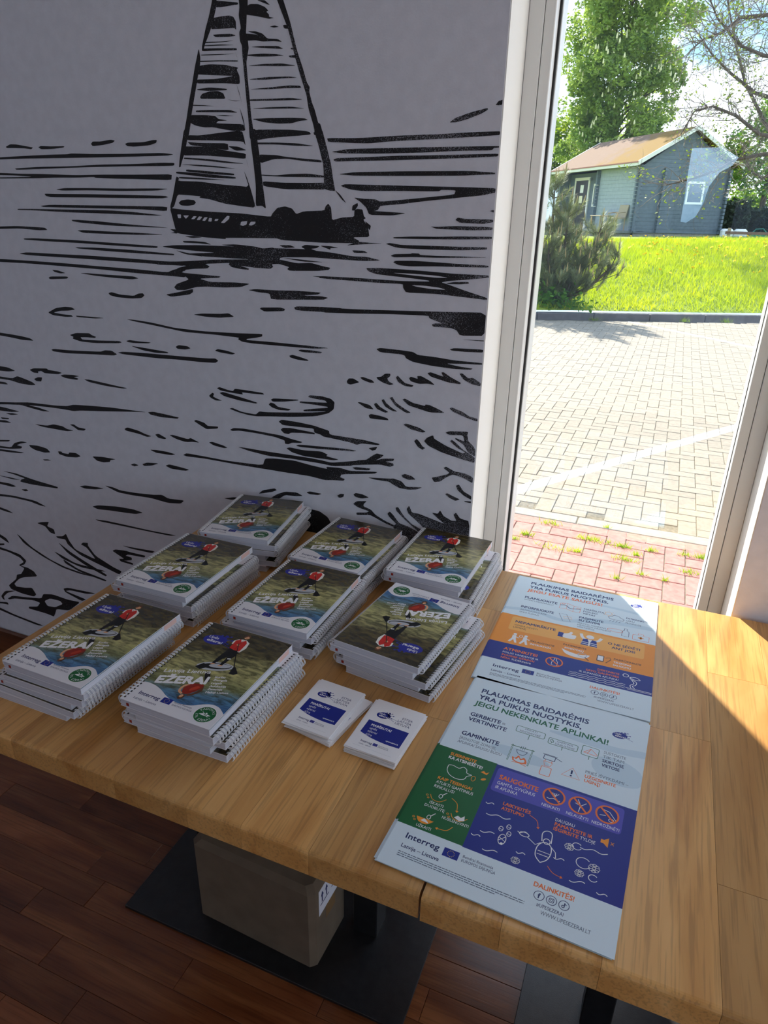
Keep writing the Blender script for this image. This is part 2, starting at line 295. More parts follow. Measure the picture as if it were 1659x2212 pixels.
MURAL="""-9895,19322 -9786,19314 -9799,19183 -9826,19060 -9894,18901 -9988,18712 -10098,18541 -10164,18445 -10212,18337 -10252,18345 -10237,18429 -10122,18720 -10009,18947 -9906,19209
-10327,18393 -10303,18210 -10335,18048 -10407,17865 -10479,17659 -10566,17408 -10654,17152 -10697,16978 -10762,16781 -10798,16680 -10943,16682 -10799,17068 -10682,17433 -10575,17726 -10465,18054
-9798,19192 -9581,19163 -9282,19123 -9285,19090 -9479,19084 -9699,19071 -9891,19084 -9826,19184
-9908,18902 -9740,18914 -9520,18919 -9414,18889 -9360,18809 -9362,18655 -9402,18696 -9649,18701 -9996,18709
-9950,18608 -9768,18611 -9492,18600 -9372,18562 -9551,18549 -9884,18564
-10145,18494 -9780,18479 -9419,18479 -9642,18466 -9893,18466 -10147,18470
-10179,18436 -9784,18428 -9412,18400 -9786,18408 -10181,18418
-10242,18379 -9846,18364 -9370,18339 -9373,18303 -9850,18324 -10247,18333
-10283,18270 -9856,18260 -9411,18242 -9857,18244 -10278,18255
-10337,18161 -9866,18148 -9364,18124 -9366,18100 -9868,18130 -10340,18138
-9421,18286 -9374,18184 -9347,18063 -9367,18164
-10361,18070 -10071,18087 -9705,18060 -9361,17994 -9405,17956 -9344,17842 -9342,17689 -9734,17725 -10469,17747 -10446,17821 -9955,17810 -9470,17847 -9835,17872 -10091,17889 -10422,17914
-9439,17703 -9368,17536 -9310,17285 -9347,17432
-10451,17641 -10113,17660 -9672,17619 -9688,17593 -9975,17595 -10120,17594 -10439,17620
-10388,17487 -10329,17548 -10120,17587 -9918,17587 -9779,17540 -9730,17434 -10047,17444 -10368,17455
-9689,17422 -9478,17390 -9350,17391 -9479,17378
-10617,17349 -10292,17331 -10017,17300 -10294,17316 -10619,17330
-10525,17235 -10155,17235 -9634,17221 -9424,17163 -9897,17186 -10528,17203
-10684,17153 -10282,17142 -10020,17114 -9952,17059 -9708,17021 -9955,17020 -10018,16974 -9313,16944 -9265,16819 -9523,16814 -9810,16851 -10099,16900 -10336,16901 -10572,16943 -10716,17005
-9388,17267 -9305,17054 -9265,16819 -9333,17055
-10791,16748 -10113,16748 -9525,16792 -9351,16810 -9305,16652 -10937,16677
-10018,17131 -9786,17128 -9529,17102 -9788,17106
-9270,19276 -9038,19259 -9058,19036 -9089,18906 -9104,18774 -9131,18583 -9093,18465 -9081,18327 -9109,18231 -9156,18074 -9145,17793 -9121,17466 -9104,17091 -9066,16826 -9021,16644 -9169,16646 -9178,17051 -9206,17448 -9228,17918 -9246,18238 -9241,18375 -9284,18456 -9294,18612 -9245,18687 -9283,18900 -9253,19050
-8835,19133 -8653,19120 -8523,19022 -8682,19076
-9120,19031 -8997,19079 -8813,19066 -8659,19009 -8572,18938 -8625,18923 -8563,18872 -8565,18834 -8449,18808 -8567,18800 -8722,18835 -8931,18877 -9103,18903
-8561,18668 -8442,18680 -8340,18651 -8457,18643
-8415,19213 -8268,19202 -8222,19089 -8091,18748 -8045,18595 -7943,18229 -7824,17934 -7729,17657 -7666,17576 -7681,17497 -7621,17296 -7559,17164 -7486,16929 -7434,16907 -7343,16619 -7532,16621 -7605,16911 -7703,17178 -7748,17440 -7808,17601 -7904,17860 -7998,18136 -8066,18388 -8135,18600 -8241,18832 -8364,19099
-8248,18673 -8196,18679 -8057,18633 -8084,18601 -8225,18615
-8099,18276 -7998,18280 -7999,18242 -8072,18251
-8149,18143 -7985,18155 -7986,18101 -8103,18112
-9096,18620 -8895,18608 -8738,18560 -8624,18467 -8376,18444 -8279,18391 -8482,18415 -8747,18422 -8905,18454 -9134,18457 -9152,18585 -8978,18565 -8833,18543
-9042,18345 -8751,18345 -8381,18325 -8248,18268 -8647,18301
-9138,18212 -8759,18213 -8441,18189 -8237,18154 -8496,18151 -8870,18164 -9139,18193
-9138,18014 -8743,18031 -8290,18018 -7965,17964 -8293,17971 -8745,17996
-9142,17769 -8675,17794 -8142,17782 -7939,17754 -8302,17755 -8759,17747
-9126,17589 -8686,17603 -8149,17624 -7886,17608 -7862,17567 -8230,17577 -8688,17573
-9125,17404 -8643,17399 -8105,17400 -7821,17358 -8160,17357 -9127,17373
-9081,17233 -8651,17245 -8111,17240 -7781,17196 -8112,17205 -8790,17218
-9102,17039 -8662,17043 -8119,17036 -7800,17018 -7721,16985 -7907,16975 -8123,16933 -8449,16934 -8805,16969
-9080,16827 -8674,16829 -8127,16815 -7753,16781 -7649,16727 -7970,16701 -8461,16678 -8908,16655 -9064,16645
-7600,16757 -7477,16761 -7478,16703 -7583,16705
-9896,19313 -9787,19305 -9350,20333 -8954,21455 -8982,21540 -9393,20443
-9271,19267 -9038,19250 -8996,20229 -8938,21534 -8982,21540 -9162,20245
-8416,19204 -8268,19193 -8603,19982 -8952,20843 -9002,20848 -8704,19991
-9681,19568 -9469,19533 -9243,19524 -9472,19496 -9686,19513
-9513,19957 -9331,19922 -9186,19928 -9334,19878 -9531,19904
-9350,20333 -9144,20313 -9148,20261 -9367,20282
-9009,19478 -8787,19479 -8532,19440 -8791,19424 -9011,19451
-8995,19875 -8814,19877 -8649,19845 -8818,19815 -8997,19839
-8991,20298 -8863,20303 -8775,20277 -8993,20264
-10890,16875 -10731,16872 -10818,16674 -10928,16394 -11026,16223 -11079,16108 -11118,16108 -11089,16252 -11000,16536
-10782,16757 -10487,16746 -9999,16784 -9523,16816 -9397,16819 -9316,16705 -9285,16529 -9341,16611 -9939,16638 -10858,16660
-10824,16623 -10503,16599 -9742,16581 -9735,16438 -10286,16513 -10736,16555
-10950,16535 -10285,16522 -9773,16433 -9286,16373 -9304,16269 -9783,16308 -10378,16346 -10991,16351
-9746,16526 -9474,16512 -9256,16438 -9553,16433
-10957,16308 -10422,16282 -10011,16246 -9311,16172 -9793,16188 -10388,16242 -10961,16280
-9292,16283 -9234,16075 -9264,16172
-11071,16171 -10550,16158 -10060,16128 -9545,16070 -10062,16099 -10629,16132
-10920,16064 -10448,16035 -9626,15977 -9629,15941 -10188,15963 -10932,16021
-11208,16021 -10568,15986 -9594,15907 -9590,15873 -10271,15892 -11213,15978
-11142,15911 -10578,15891 -9823,15844 -10351,15851 -11146,15875
-11220,15919 -11145,15890 -11173,15823 -10586,15813 -10018,15757 -9461,15723 -9315,15710 -9257,15753 -9182,15511 -9123,15282 -9491,15311 -9940,15358 -10315,15441 -10622,15473 -10580,15503 -10931,15523 -11228,15535 -11360,15278 -11470,15215 -11473,15282 -11374,15489
-9365,16033 -9301,15907 -9209,15654 -9119,15340 -9117,15268 -9152,15397 -9274,15767
-9163,16847 -9005,16844 -8970,16565 -8933,16294 -8922,16074 -8901,15824 -8870,15543 -8839,15264 -8937,15328 -9103,15317 -9075,15739 -9103,16158 -9143,16513
-9005,16833 -8502,16823 -7993,16800 -7694,16769 -7662,16717 -7997,16696 -8474,16691 -9036,16625
-9021,16587 -8514,16580 -8002,16558 -7575,16500 -8003,16510 -8516,16543 -9013,16550
-8965,16354 -8526,16339 -8285,16303 -7842,16265 -7424,16235 -7408,16188 -7844,16219 -8252,16267 -8600,16259 -8922,16179
-8918,15958 -8546,15942 -8195,15969 -7749,15977 -7363,15937 -7347,15902 -7853,15910 -8371,15914 -8919,15936
-8890,15824 -8377,15798 -7686,15796 -7332,15803 -7334,15667 -7826,15669 -8312,15666 -8878,15726
-7594,16816 -7397,16812 -7288,16465 -7194,16150 -7148,15857 -7100,15642 -7217,15646 -7367,15680 -7376,16124 -7469,16467
-7117,15669 -6985,15575 -6837,15405 -6952,15480
-11487,15240 -11047,15207 -10263,15176 -9503,15159 -8725,15101 -8674,15174 -8542,15291 -8345,15323 -8170,15283 -8068,15171 -7874,15231 -7374,15254 -7339,15338 -7271,15394 -7204,15312 -7184,15062 -6954,15122 -6655,15142 -6649,15266 -6590,15300 -6459,15291 -6425,15160 -6379,15120 -6438,15092 -6325,14942 -6290,14749 -6687,14732 -6520,14658 -6620,14612 -7025,14608 -7385,14596 -7963,14612 -8428,14657 -9965,14626 -9967,14595 -10633,14622 -11352,14688 -11383,14771 -11436,15002
-6705,15265 -6695,15361 -6574,15417 -6564,15363 -6639,15266
-6398,15065 -6260,14972 -6292,14888 -6358,14969
-11136,14622 -10871,14639 -10613,14616 -10917,14591
-11209,14517 -10924,14526 -10564,14516 -10371,14460 -10728,14479 -11173,14481
-11547,14773 -11375,14771 -11333,14679 -11537,14689 -11411,14708
-11851,14370 -11469,14414 -10732,14439 -9942,14443 -9519,14436 -8954,14426 -8711,14455 -8657,14442 -7933,14452 -7545,14422 -7232,14404 -6686,14344 -6351,14346 -6004,14285 -6417,14257 -7027,14267 -7725,14283 -8519,14252 -8562,14115 -9315,14083 -9328,14175 -9964,14180 -10678,14190 -11161,14235 -10269,14287 -10747,14300 -11438,14330
-10134,14468 -9706,14491 -9176,14460 -8917,14418 -9558,14426
-11442,14298 -11158,14260 -10598,14180 -11163,14219
-12045,14007 -11390,14043 -10769,14091 -10363,14127 -9194,14180 -8558,14205 -8087,14141 -7728,14165 -7411,14104 -7237,14082 -7272,14036 -7554,13999 -8275,13969 -8347,14003 -8290,14051 -8563,14108 -8749,14091 -8715,14032 -8792,13989 -9206,13995 -9626,14023 -9380,13972 -9382,13940 -9593,13947 -9863,13981 -9937,14041 -9895,14074 -10614,14022 -10479,13970 -10544,13920 -10953,13892 -11205,13858 -11338,13787 -10681,13769 -10179,13755 -10242,13720 -10813,13672 -10494,13611 -9773,13638 -9365,13628 -9624,13541 -10101,13503 -10627,13497 -10917,13472 -11261,13380 -11516,13366 -11593,13428 -11497,13516 -11127,13634 -11222,13711 -11596,13742 -12087,13702 -12079,13762 -11589,13791 -11408,13897 -11131,13958 -12054,13941
-8483,14245 -8012,14227 -7375,14188 -7941,14183
-8617,14657 -8248,14648 -7963,14612 -8429,14619
-8536,14512 -8253,14521 -8111,14476 -8400,14454
-7967,14495 -7859,14543 -7491,14526 -7579,14479 -7720,14460 -7545,14416 -7792,14413
-7491,14535 -7231,14535 -7025,14504 -7231,14491 -7232,14457
-6703,14467 -6419,14468 -6319,14424 -6653,14417
-11874,13238 -11479,13318 -11026,13420 -11035,13343 -11146,13280 -11708,13194
-9433,13482 -9237,13515 -8666,13518 -8108,13540 -7474,13535 -7565,13487 -7964,13446 -7458,13454 -7298,13432 -7424,13379 -8809,13302 -8840,13436 -9164,13449
-7735,13880 -7379,13891 -6685,13886 -5808,13892 -5806,13829 -6515,13827 -7204,13846
-6838,14562 -6553,14648 -6256,14632 -5978,14633 -6354,14607 -6620,14581
-11222,15355 -11143,15410 -10961,15433 -10777,15421 -10723,15371 -10788,15316 -10977,15293 -11156,15302
-16439,16593 -16278,16647 -16051,16639 -15758,16598 -15515,16565 -15588,16526 -15808,16549 -16148,16560 -16417,16563
-15343,16568 -15254,16597 -14945,16583 -14482,16582 -14517,16554 -14885,16526 -15253,16523
-13640,16620 -13578,16671 -13338,16668 -13027,16701 -12897,16680 -12972,16634 -13284,16591 -13597,16571
-12609,16606 -12522,16633 -12080,16634 -11785,16675 -11673,16674 -11697,16617 -11896,16569 -12355,16545 -12551,16559
-16828,16350 -15928,16379 -14877,16403 -14441,16406 -14295,16422 -13630,16404 -12544,16399 -11566,16409 -11229,16376 -11415,16350 -12554,16336 -13644,16327 -14822,16323 -15943,16319 -16841,16304
-16271,16096 -15422,16131 -14355,16140 -13431,16174 -12413,16181 -11594,16206 -11236,16199 -11252,16142 -11604,16136 -12587,16135 -13790,16119 -14507,16104 -15435,16081 -16202,16064
-16928,15998 -16033,15972 -15499,15972 -14253,15942 -13472,15955 -12282,15955 -11339,15963 -11370,15838 -12297,15859 -13141,15869 -13625,15881 -13691,15905 -14192,15887 -14921,15886 -15524,15869 -16966,15861 -16959,15888 -15667,15903 -16314,15935 -16943,15945
-14982,15616 -14678,15651 -13881,15656 -12836,15651 -11831,15662 -11468,15653 -11838,15614 -12845,15596 -13891,15606 -14765,15592
-15389,15517 -15006,15513 -13908,15518 -12519,15511 -11591,15503 -11498,15473 -11697,15446 -12700,15442 -13923,15442 -15174,15433 -15355,15465
-15595,15226 -15252,15258 -13958,15263 -12728,15268 -11557,15268 -11586,15170 -12398,15199 -13613,15197 -14702,15200 -15494,15201
-16425,15142 -15853,15151 -14343,15154 -13337,15158 -12579,15133 -11714,15075 -11914,15066 -12759,15075 -13634,15084 -14726,15091 -15862,15116 -16412,15115
-14615,14914 -14392,14919 -13669,14896 -12796,14851 -11536,14801 -12120,14797 -13329,14808 -14331,14855 -14585,14883
-14481,14666 -14256,14682 -13353,14669 -12481,14662 -11705,14650 -12488,14616 -13364,14612 -14270,14613
-17298,14690 -16556,14722 -15961,14714 -15573,14705 -15481,14653 -15784,14637 -16451,14664 -17315,14631
-16394,14416 -16031,14433 -14680,14433 -13400,14406 -11970,14375 -11984,14329 -13056,14339 -14506,14366 -15651,14375 -16361,14389
-14641,14258 -13968,14273 -12892,14261 -12031,14232 -11495,14213 -11499,14182 -12381,14185 -13437,14199 -14534,14230
-16657,14028 -16361,14073 -15333,14069 -14192,14071 -12926,14054 -11720,14029 -11176,14051 -11188,13948 -12069,13957 -13477,13973 -14584,13988 -15663,13995 -16338,14003
-17533,13862 -16375,13860 -14995,13847 -13870,13821 -12789,13807 -11753,13774 -11540,13850 -11192,13917 -11201,13839 -11345,13806 -11208,13774 -11219,13682 -11763,13695 -12803,13712 -13883,13749 -15400,13774 -16393,13788 -17555,13783
-15563,13662 -15348,13655 -15096,13599 -15286,13582 -15476,13610
-15732,13446 -15663,13487 -15067,13516 -15026,13490 -15079,13459 -15679,13415
-14602,13622 -14354,13634 -13906,13627 -13175,13627 -12817,13625 -12671,13584 -12900,13551 -13549,13562 -14101,13582
-13723,13171 -13614,13199 -13328,13151 -12893,13149 -12739,13213 -12594,13229 -12549,13177 -12648,13108 -12977,13075 -13450,13080 -13684,13117
-15967,12525 -15651,12665 -15318,12721 -15081,12722 -14962,12671 -15180,12628 -15505,12600 -15761,12539 -15444,12515 -15125,12513 -15074,12476 -15298,12451 -15778,12463
-14976,12509 -14576,12516 -13962,12515 -14312,12479 -14935,12476
-11091,12801 -10817,12846 -10286,12874 -10024,12905 -9869,12831 -10295,12780 -10691,12774
-9132,13069 -9093,13102 -8571,13136 -8437,13109 -8469,13061 -9006,13013
-8202,13155 -8120,13190 -7534,13218 -6930,13225 -6931,13126 -7450,13109 -7975,13099 -8153,13107
-11733,11949 -11631,12001 -11353,11996 -11261,11947 -11433,11904 -11679,11902
-10520,11955 -10432,12004 -10167,11986 -9907,11939 -10008,11903 -10372,11926
-8120,12165 -8064,12196 -7763,12204 -7472,12187 -7526,12151 -8005,12140
-8370,12022 -8282,12052 -8040,12012 -7835,11964 -7890,11938 -8164,11947 -8346,11984
-13235,12538 -12988,12541 -12450,12512 -12239,12490 -11718,12431 -10862,12412 -9867,12440 -9099,12482 -9103,12420 -9295,12373 -9553,12325 -9555,12298 -8921,12309 -8000,12307 -7265,12296 -7702,12246 -8613,12236 -9400,12229 -9688,12246 -9798,12291 -9778,12339 -10532,12356 -11381,12350 -12247,12433 -12458,12454 -12995,12501
-18109,11828 -17541,11809 -17113,11786 -16822,11753 -16696,11694 -17140,11683 -17565,11719 -18131,11750
-15302,11967 -15066,12040 -14585,12071 -14516,12029 -14359,11991 -14412,11956 -14687,11955 -14928,11936 -14861,11875 -14228,11903 -13570,11945 -13492,11913 -13619,11882 -14439,11819 -14951,11822 -15220,11876 -15170,11926
-13341,11964 -13223,12000 -12928,11989 -12507,11995 -12602,11963 -13085,11932 -13270,11940
-13203,11849 -12878,11838 -12370,11812 -12013,11791 -11974,11760 -12380,11735 -12815,11765
-16083,11495 -15992,11528 -15414,11538 -14285,11597 -14120,11651 -13886,11662 -13709,11576 -13832,11535 -14459,11509 -15515,11445 -16009,11455
-13681,11629 -13504,11666 -12752,11697 -11631,11715 -10762,11737 -10522,11759 -10436,11705 -10533,11645 -10945,11624 -11643,11622 -12400,11596 -13515,11599
-18393,10826 -17943,10816 -17650,10739 -17977,10690 -18434,10682
-17076,10828 -16908,10890 -16382,10935 -16347,10899 -15970,10888 -15829,10861 -15988,10806 -16502,10787 -16618,10841 -16754,10811 -16744,10763 -16940,10760
-15911,10775 -15775,10821 -15438,10846 -15187,10830 -15410,10785 -15231,10755 -15301,10716 -15714,10722
-15038,10759 -14841,10770 -14249,10725 -13861,10694 -13508,10669 -13675,10642 -14263,10651 -14855,10699
-18483,10509 -17849,10496 -17623,10589 -17347,10537 -17056,10468 -16942,10397 -17125,10368 -17567,10374 -17912,10429 -18502,10439
-16965,10570 -16796,10640 -16629,10651 -16694,10523 -16891,10519
-18528,10348 -18162,10346 -18064,10288 -18550,10271
-18718,9678 -17956,9753 -17350,9824 -16288,9853 -15852,9888 -15583,9963 -14784,10015 -14172,10045 -13382,10054 -12926,10062 -13587,9997 -14398,9908 -15362,9814 -15624,9766 -16048,9775 -16568,9770 -17417,9737 -16979,9704 -16555,9636 -16868,9615 -17347,9660 -17696,9704 -18211,9661 -18738,9606
-12899,10065 -12722,10102 -12311,10080 -11853,10044 -11913,10005 -12437,9980 -12812,10006
-18753,9555 -18338,9534 -17799,9484 -18182,9427 -18792,9416
-18432,9361 -18144,9397 -17879,9387 -18208,9329
-18688,9198 -18331,9218 -18341,9181 -18630,9152
-18884,9091 -18496,9126 -18253,9075 -18565,9046 -18899,9039
-17299,9163 -16795,9176 -16512,9254 -16166,9241 -16007,9176 -15743,9159 -16022,9105 -16457,9109 -16987,9116
-15865,9331 -15710,9358 -15555,9286 -15261,9274 -15337,9213 -15573,9199 -15726,9281
-13813,9465 -13703,9529 -13316,9482 -13092,9414 -12872,9379 -13026,9335 -13291,9387 -13760,9423
-12739,9445 -12618,9488 -12365,9393 -12408,9355 -12636,9362
-12236,9507 -12086,9508 -11792,9472 -11615,9401 -11730,9372 -12023,9414
-19076,8415 -18472,8488 -18544,8434 -19092,8357
-19129,8226 -18499,8246 -18311,8419 -18004,8516 -17749,8516 -18074,8427 -18233,8357 -18002,8342 -18068,8271 -18513,8196 -19151,8148
-19162,8110 -18527,8142 -17968,8150 -18110,8107 -18643,8066 -19180,8047
-17707,8442 -17324,8468 -16970,8429 -16851,8320 -17097,8277 -17456,8304 -17647,8367
-16528,8403 -16392,8416 -16357,8375 -16114,8375 -16079,8433 -15813,8454 -15634,8375 -15799,8315 -16202,8273 -16502,8318
-17231,8039 -17008,8073 -16876,8057 -17160,8010
-15188,8441 -14783,8484 -14284,8483 -14500,8430 -14532,8366 -14772,8312 -15023,8326
-12982,8969 -12764,8991 -12379,8991 -12098,8956 -12313,8912 -12852,8922
-13766,8397 -13620,8458 -13467,8424 -13635,8364
-13333,8476 -13155,8556 -12730,8595 -12987,8491 -13262,8437
-12492,8575 -12312,8621 -11929,8594 -11686,8569 -11897,8506 -12327,8506
-19116,7360 -18564,7374 -17941,7290 -17631,7256 -16811,7193 -16824,7136 -17350,7111 -17991,7090 -18418,7105 -18340,7195 -18164,7254 -18633,7320
-19445,7177 -18724,7185 -18376,7164 -18737,7135
-19510,6947 -18894,6961 -18634,6904 -18811,6857 -19530,6878
-18434,6833 -18205,6881 -18117,6844 -18281,6794
-19642,6481 -18895,6543 -17915,6530 -17465,6400 -17733,6396 -18148,6462 -18914,6473 -19667,6396
-19773,6019 -19277,5959 -19027,5882 -19300,5878 -19798,5933
-15903,7362 -15649,7437 -15155,7459 -14913,7459 -15270,7370 -15672,7327
-14884,7565 -14560,7559 -14285,7504 -13722,7521 -13073,7573 -12751,7628 -12539,7548 -11971,7589 -12108,7467 -12557,7406 -13181,7455 -13877,7422 -14393,7425
-15510,6762 -15271,6847 -14524,6940 -13903,6962 -13536,6915 -13832,6819 -14311,6784 -14798,6757 -15297,6708
-15483,6334 -15014,6371 -14284,6371 -13338,6367 -12372,6394 -12651,6334 -13579,6320 -14536,6310 -15324,6300
-18033,5716 -17824,5792 -17483,5866 -17606,5686 -17323,5628 -17310,5451 -17519,5477 -17691,5669
-19088,5120 -18952,5053 -18523,4742 -17761,4433 -17137,4287 -15931,4185 -16516,4168 -17257,4237 -18136,4494 -18843,4817
-17298,5385 -16990,5447 -16831,5568 -16749,5338 -16543,5063 -15846,4893 -15743,4893 -16038,5237 -16258,5303 -16162,5390 -15950,5420 -15970,5318 -15720,5011 -15054,4750 -14716,4667 -14840,4526 -15327,4644 -15770,4751 -16367,4895 -16835,5184 -16905,5351 -17230,5331
-17262,5188 -16785,4921 -16101,4655 -15348,4387 -15437,4321 -16225,4559 -16907,4849
-17515,4790 -17257,4729 -16654,4534 -15349,4525 -15617,4464 -16461,4437 -17181,4582
-17181,4582 -16588,4339 -15410,4189 -15473,4128 -16501,4242 -17105,4435
-14555,5619 -14114,5637 -13271,5685 -13403,5593 -14171,5582
-14974,5348 -14836,5421 -14435,5462 -14193,5447 -13661,5452 -13721,5374 -14355,5347 -14465,5280 -14222,5266 -14236,5175 -14495,5097 -14792,5099 -14535,5154 -14813,5272
-14741,5110 -14204,5072 -14215,5003 -14705,5029
-20064,4997 -19639,4844 -19540,4674 -19650,4699 -20095,4886
-20196,4530 -19790,4613 -19808,4547 -20222,4437
-20222,4437 -19647,4388 -19141,4327 -18903,4137 -19033,3964 -19231,3871 -18913,3869 -18648,3782 -18529,3614 -19136,3450 -19398,3340 -19622,3163 -19745,3034 -19678,2948 -19251,2999 -18909,3080 -18765,2839 -18908,2728 -19442,2715 -19963,2779 -20047,2912 -19593,3270 -19513,3463 -19288,3539 -19073,3809 -19317,3877 -19037,4060 -19174,4199 -19668,4311 -20251,4334
-20567,2350 -20309,2620 -19726,2769 -20201,2568 -20443,2354 -20424,2202 -20532,2254
-20256,2322 -19976,2504 -19354,2594 -18557,2738 -18421,2947 -17971,3041 -17307,2995 -16748,3034 -17280,2604 -17404,2548 -17931,2464 -18035,2260 -18127,2109 -18465,2150 -19289,2147 -19268,2230 -18828,2340 -18664,2534 -18948,2566 -19880,2414 -20184,2298
-17413,3400 -17202,3485 -15945,3559 -16395,3441 -17108,3410 -17346,3329 -16441,3208 -16680,3100 -17357,3277
-20905,2031 -20315,2151 -20280,2055 -20595,2029 -20924,1963
-20958,1843 -20073,1685 -18718,1575 -19029,1514 -20212,1623 -20991,1728
-10817,10761 -10698,10858 -10646,10833 -10689,10760 -10601,10723 -10407,10674 -10607,10660 -10749,10706
-10548,10992 -10465,11031 -10219,10982 -10060,10969 -10001,11036 -9721,11036 -9169,11021 -9131,10981 -9448,10967 -9796,10967 -9758,10911 -10046,10918 -10437,10942
-10479,10876 -10368,10913 -9806,10829 -9334,10746 -9395,10718 -9883,10744 -10341,10805
-8946,10873 -8869,10915 -8167,10962 -8151,10943 -8569,10865 -8891,10828
-9015,10738 -8960,10796 -8859,10787 -8744,10710 -8375,10694 -8444,10649 -8714,10632 -8916,10674
-7887,11062 -7837,11111 -7515,11124 -7262,11089 -7162,11014 -7186,10837 -7331,10717 -7687,10599 -8350,10501 -9031,10431 -9381,10388 -9626,10388 -9943,10427 -10206,10489 -10114,10522 -9834,10450 -9413,10430 -9302,10527 -9095,10531 -8513,10593 -7848,10674 -7458,10739 -7394,10762 -8012,10684 -8027,10721 -7748,10784 -7345,10853 -7360,10880 -7745,10887 -8120,10888 -8119,10926 -7712,10950 -7359,10977 -7422,11027 -7709,11038
-11372,10010 -11300,10052 -11041,10004 -10936,9930 -10599,9955 -10623,9897 -10983,9833 -11127,9895
-10236,9916 -10122,9979 -9795,10006 -9230,9986 -8711,9972 -8372,9915 -8070,9880 -8138,9845 -8376,9821 -8480,9766 -8583,9761 -8596,9853 -8886,9907 -9410,9931 -9945,9932 -10165,9893
-8745,10329 -8657,10392 -8187,10385 -7758,10356 -7401,10291 -7321,10272 -7306,10184 -6702,10161 -6667,10070 -6889,10090 -7469,10101 -7566,10148 -7730,10172 -7744,10276 -8191,10263 -8630,10252
-8697,10120 -8633,10181 -8395,10206 -7730,10172 -7714,10128 -8062,10121 -8399,10082 -8469,10035 -8605,10039
-12237,9493 -12134,9520 -11633,9465 -11531,9512 -11253,9418 -11485,9409 -11682,9374 -12067,9428
-10944,9471 -10828,9500 -10496,9448 -10352,9403 -10466,9374 -10800,9405
-10034,9475 -9761,9481 -9261,9473 -8561,9479 -7880,9485 -7546,9473 -7282,9450 -6682,9533 -6682,9459 -7218,9366 -7614,9384 -8392,9386 -9090,9359 -9694,9410
-8269,9758 -8173,9797 -7539,9837 -6683,9878 -6683,9838 -7541,9769 -8141,9739
-8554,9648 -8449,9685 -8043,9665 -7542,9707 -7362,9647 -7412,9602 -7053,9563 -7216,9523 -7612,9516 -8047,9508 -8386,9559
-11846,8978 -11720,9048 -11139,9042 -10384,9027 -9284,9070 -9201,9271 -8916,9314 -8325,9346 -7885,9295 -7384,9262 -7416,9320 -7022,9350 -6762,9313 -6001,9405 -6078,9344 -6990,9183 -7023,9098 -6892,9072 -6925,9019 -7222,8987 -7455,8949 -7893,8990 -8582,8977 -9218,8975 -10018,8967 -11146,8980 -11731,8954
-12499,8560 -12369,8622 -12050,8601 -11690,8560 -11822,8515 -12304,8499
-12808,8982 -12403,8982 -12106,8957 -12252,8911 -12819,8904
-9462,8231 -9326,8356 -8959,8469 -8890,8431 -9037,8355 -9295,8277
-9196,8093 -8895,8312 -8641,8430 -8288,8467 -8109,8398 -8327,8354 -8645,8332 -8904,8145
-8002,8516 -7904,8565 -7546,8555 -7666,8501 -7906,8483
-7109,8588 -6927,8662 -6927,8587 -7027,8534
-10614,7892 -10281,7986 -10091,8005 -10327,7894
-4617,16868 -4503,16945 -4181,17035 -3875,17095 -3862,17066 -3994,17001 -4289,16911 -4474,16871
-3725,17139 -3670,17204 -3560,17223 -3552,17143 -3663,17131
-7283,16645 -6596,16632 -5613,16664 -4749,16676 -4063,16698 -3557,16702 -3560,16640 -4057,16618 -4866,16590 -5865,16564 -6305,16534 -6648,16543 -7256,16573
-7196,16387 -6782,16437 -5862,16444 -5105,16450 -4375,16451 -3562,16452 -3564,16426 -3692,16419 -3735,16380 -4370,16380 -5100,16356 -6119,16344 -6917,16356
-7142,16239 -7054,16270 -6381,16282 -5729,16303 -5098,16304 -4366,16312 -3557,16322 -3557,16277 -4123,16255 -4847,16240 -5856,16221 -6647,16214 -7082,16204
-7029,15966 -6647,16004 -5592,16020 -4106,16023 -3632,15993 -3630,15967 -4341,15939 -5589,15934 -6647,15937
-6975,15742 -6865,15776 -6108,15762 -5072,15746 -4327,15735 -3573,15719 -3578,15646 -3834,15591 -4314,15543 -5059,15470 -5572,15408 -6047,15368 -6100,15288 -6180,15264 -5938,15256 -5449,15236 -5777,15185 -6301,15188 -6371,15329 -6508,15440 -6659,15518 -6427,15498 -6157,15490 -6049,15446 -5317,15511 -4440,15596 -4409,15677 -4718,15683 -4766,15653 -5842,15653 -6428,15644 -6755,15676
-4386,15130 -4339,15175 -4164,15150 -3751,15154 -3587,15147 -3590,15104 -3792,15067 -4283,15077
-4913,14992 -4780,14988 -4403,15013 -3739,15014 -3584,15002 -3583,14963 -4026,14941 -4778,14950
-3679,15306 -3622,15329 -3580,15319 -3593,15276
-6382,15053 -6257,14975 -6283,14882 -6340,14985
-5733,14764 -5288,14789 -4770,14799 -4265,14819 -3584,14834 -3585,14790 -4262,14763 -5025,14746 -5732,14737
-5908,14626 -5816,14646 -5546,14615 -5019,14619 -4252,14622 -3683,14632 -3680,14588 -4247,14554 -5016,14545 -5544,14550 -5706,14568
-5788,14388 -5702,14427 -5327,14446 -5301,14460 -5143,14459 -5115,14430 -4750,14428 -4240,14436 -3618,14438 -4238,14409 -4748,14389 -5272,14385 -5700,14361
-5730,14260 -5671,14293 -5269,14310 -4743,14301 -4230,14288 -3630,14284 -3615,14246 -4099,14231 -4739,14220 -5318,14194 -5587,14206
-6363,14112 -6079,14130 -5531,14126 -4996,14114 -4344,14091 -3599,14094 -3596,14048 -3957,14000 -4463,13940 -4617,13903 -4459,13869 -4066,13761 -3597,13646 -3599,13606 -4057,13631 -4709,13665 -5406,13654 -5477,13743 -5488,13827 -6073,13821 -7517,13845 -7516,13893 -6640,13898 -5523,13886 -4880,13907 -4907,13929 -5390,13960 -5799,13981 -6132,14001 -6301,14054
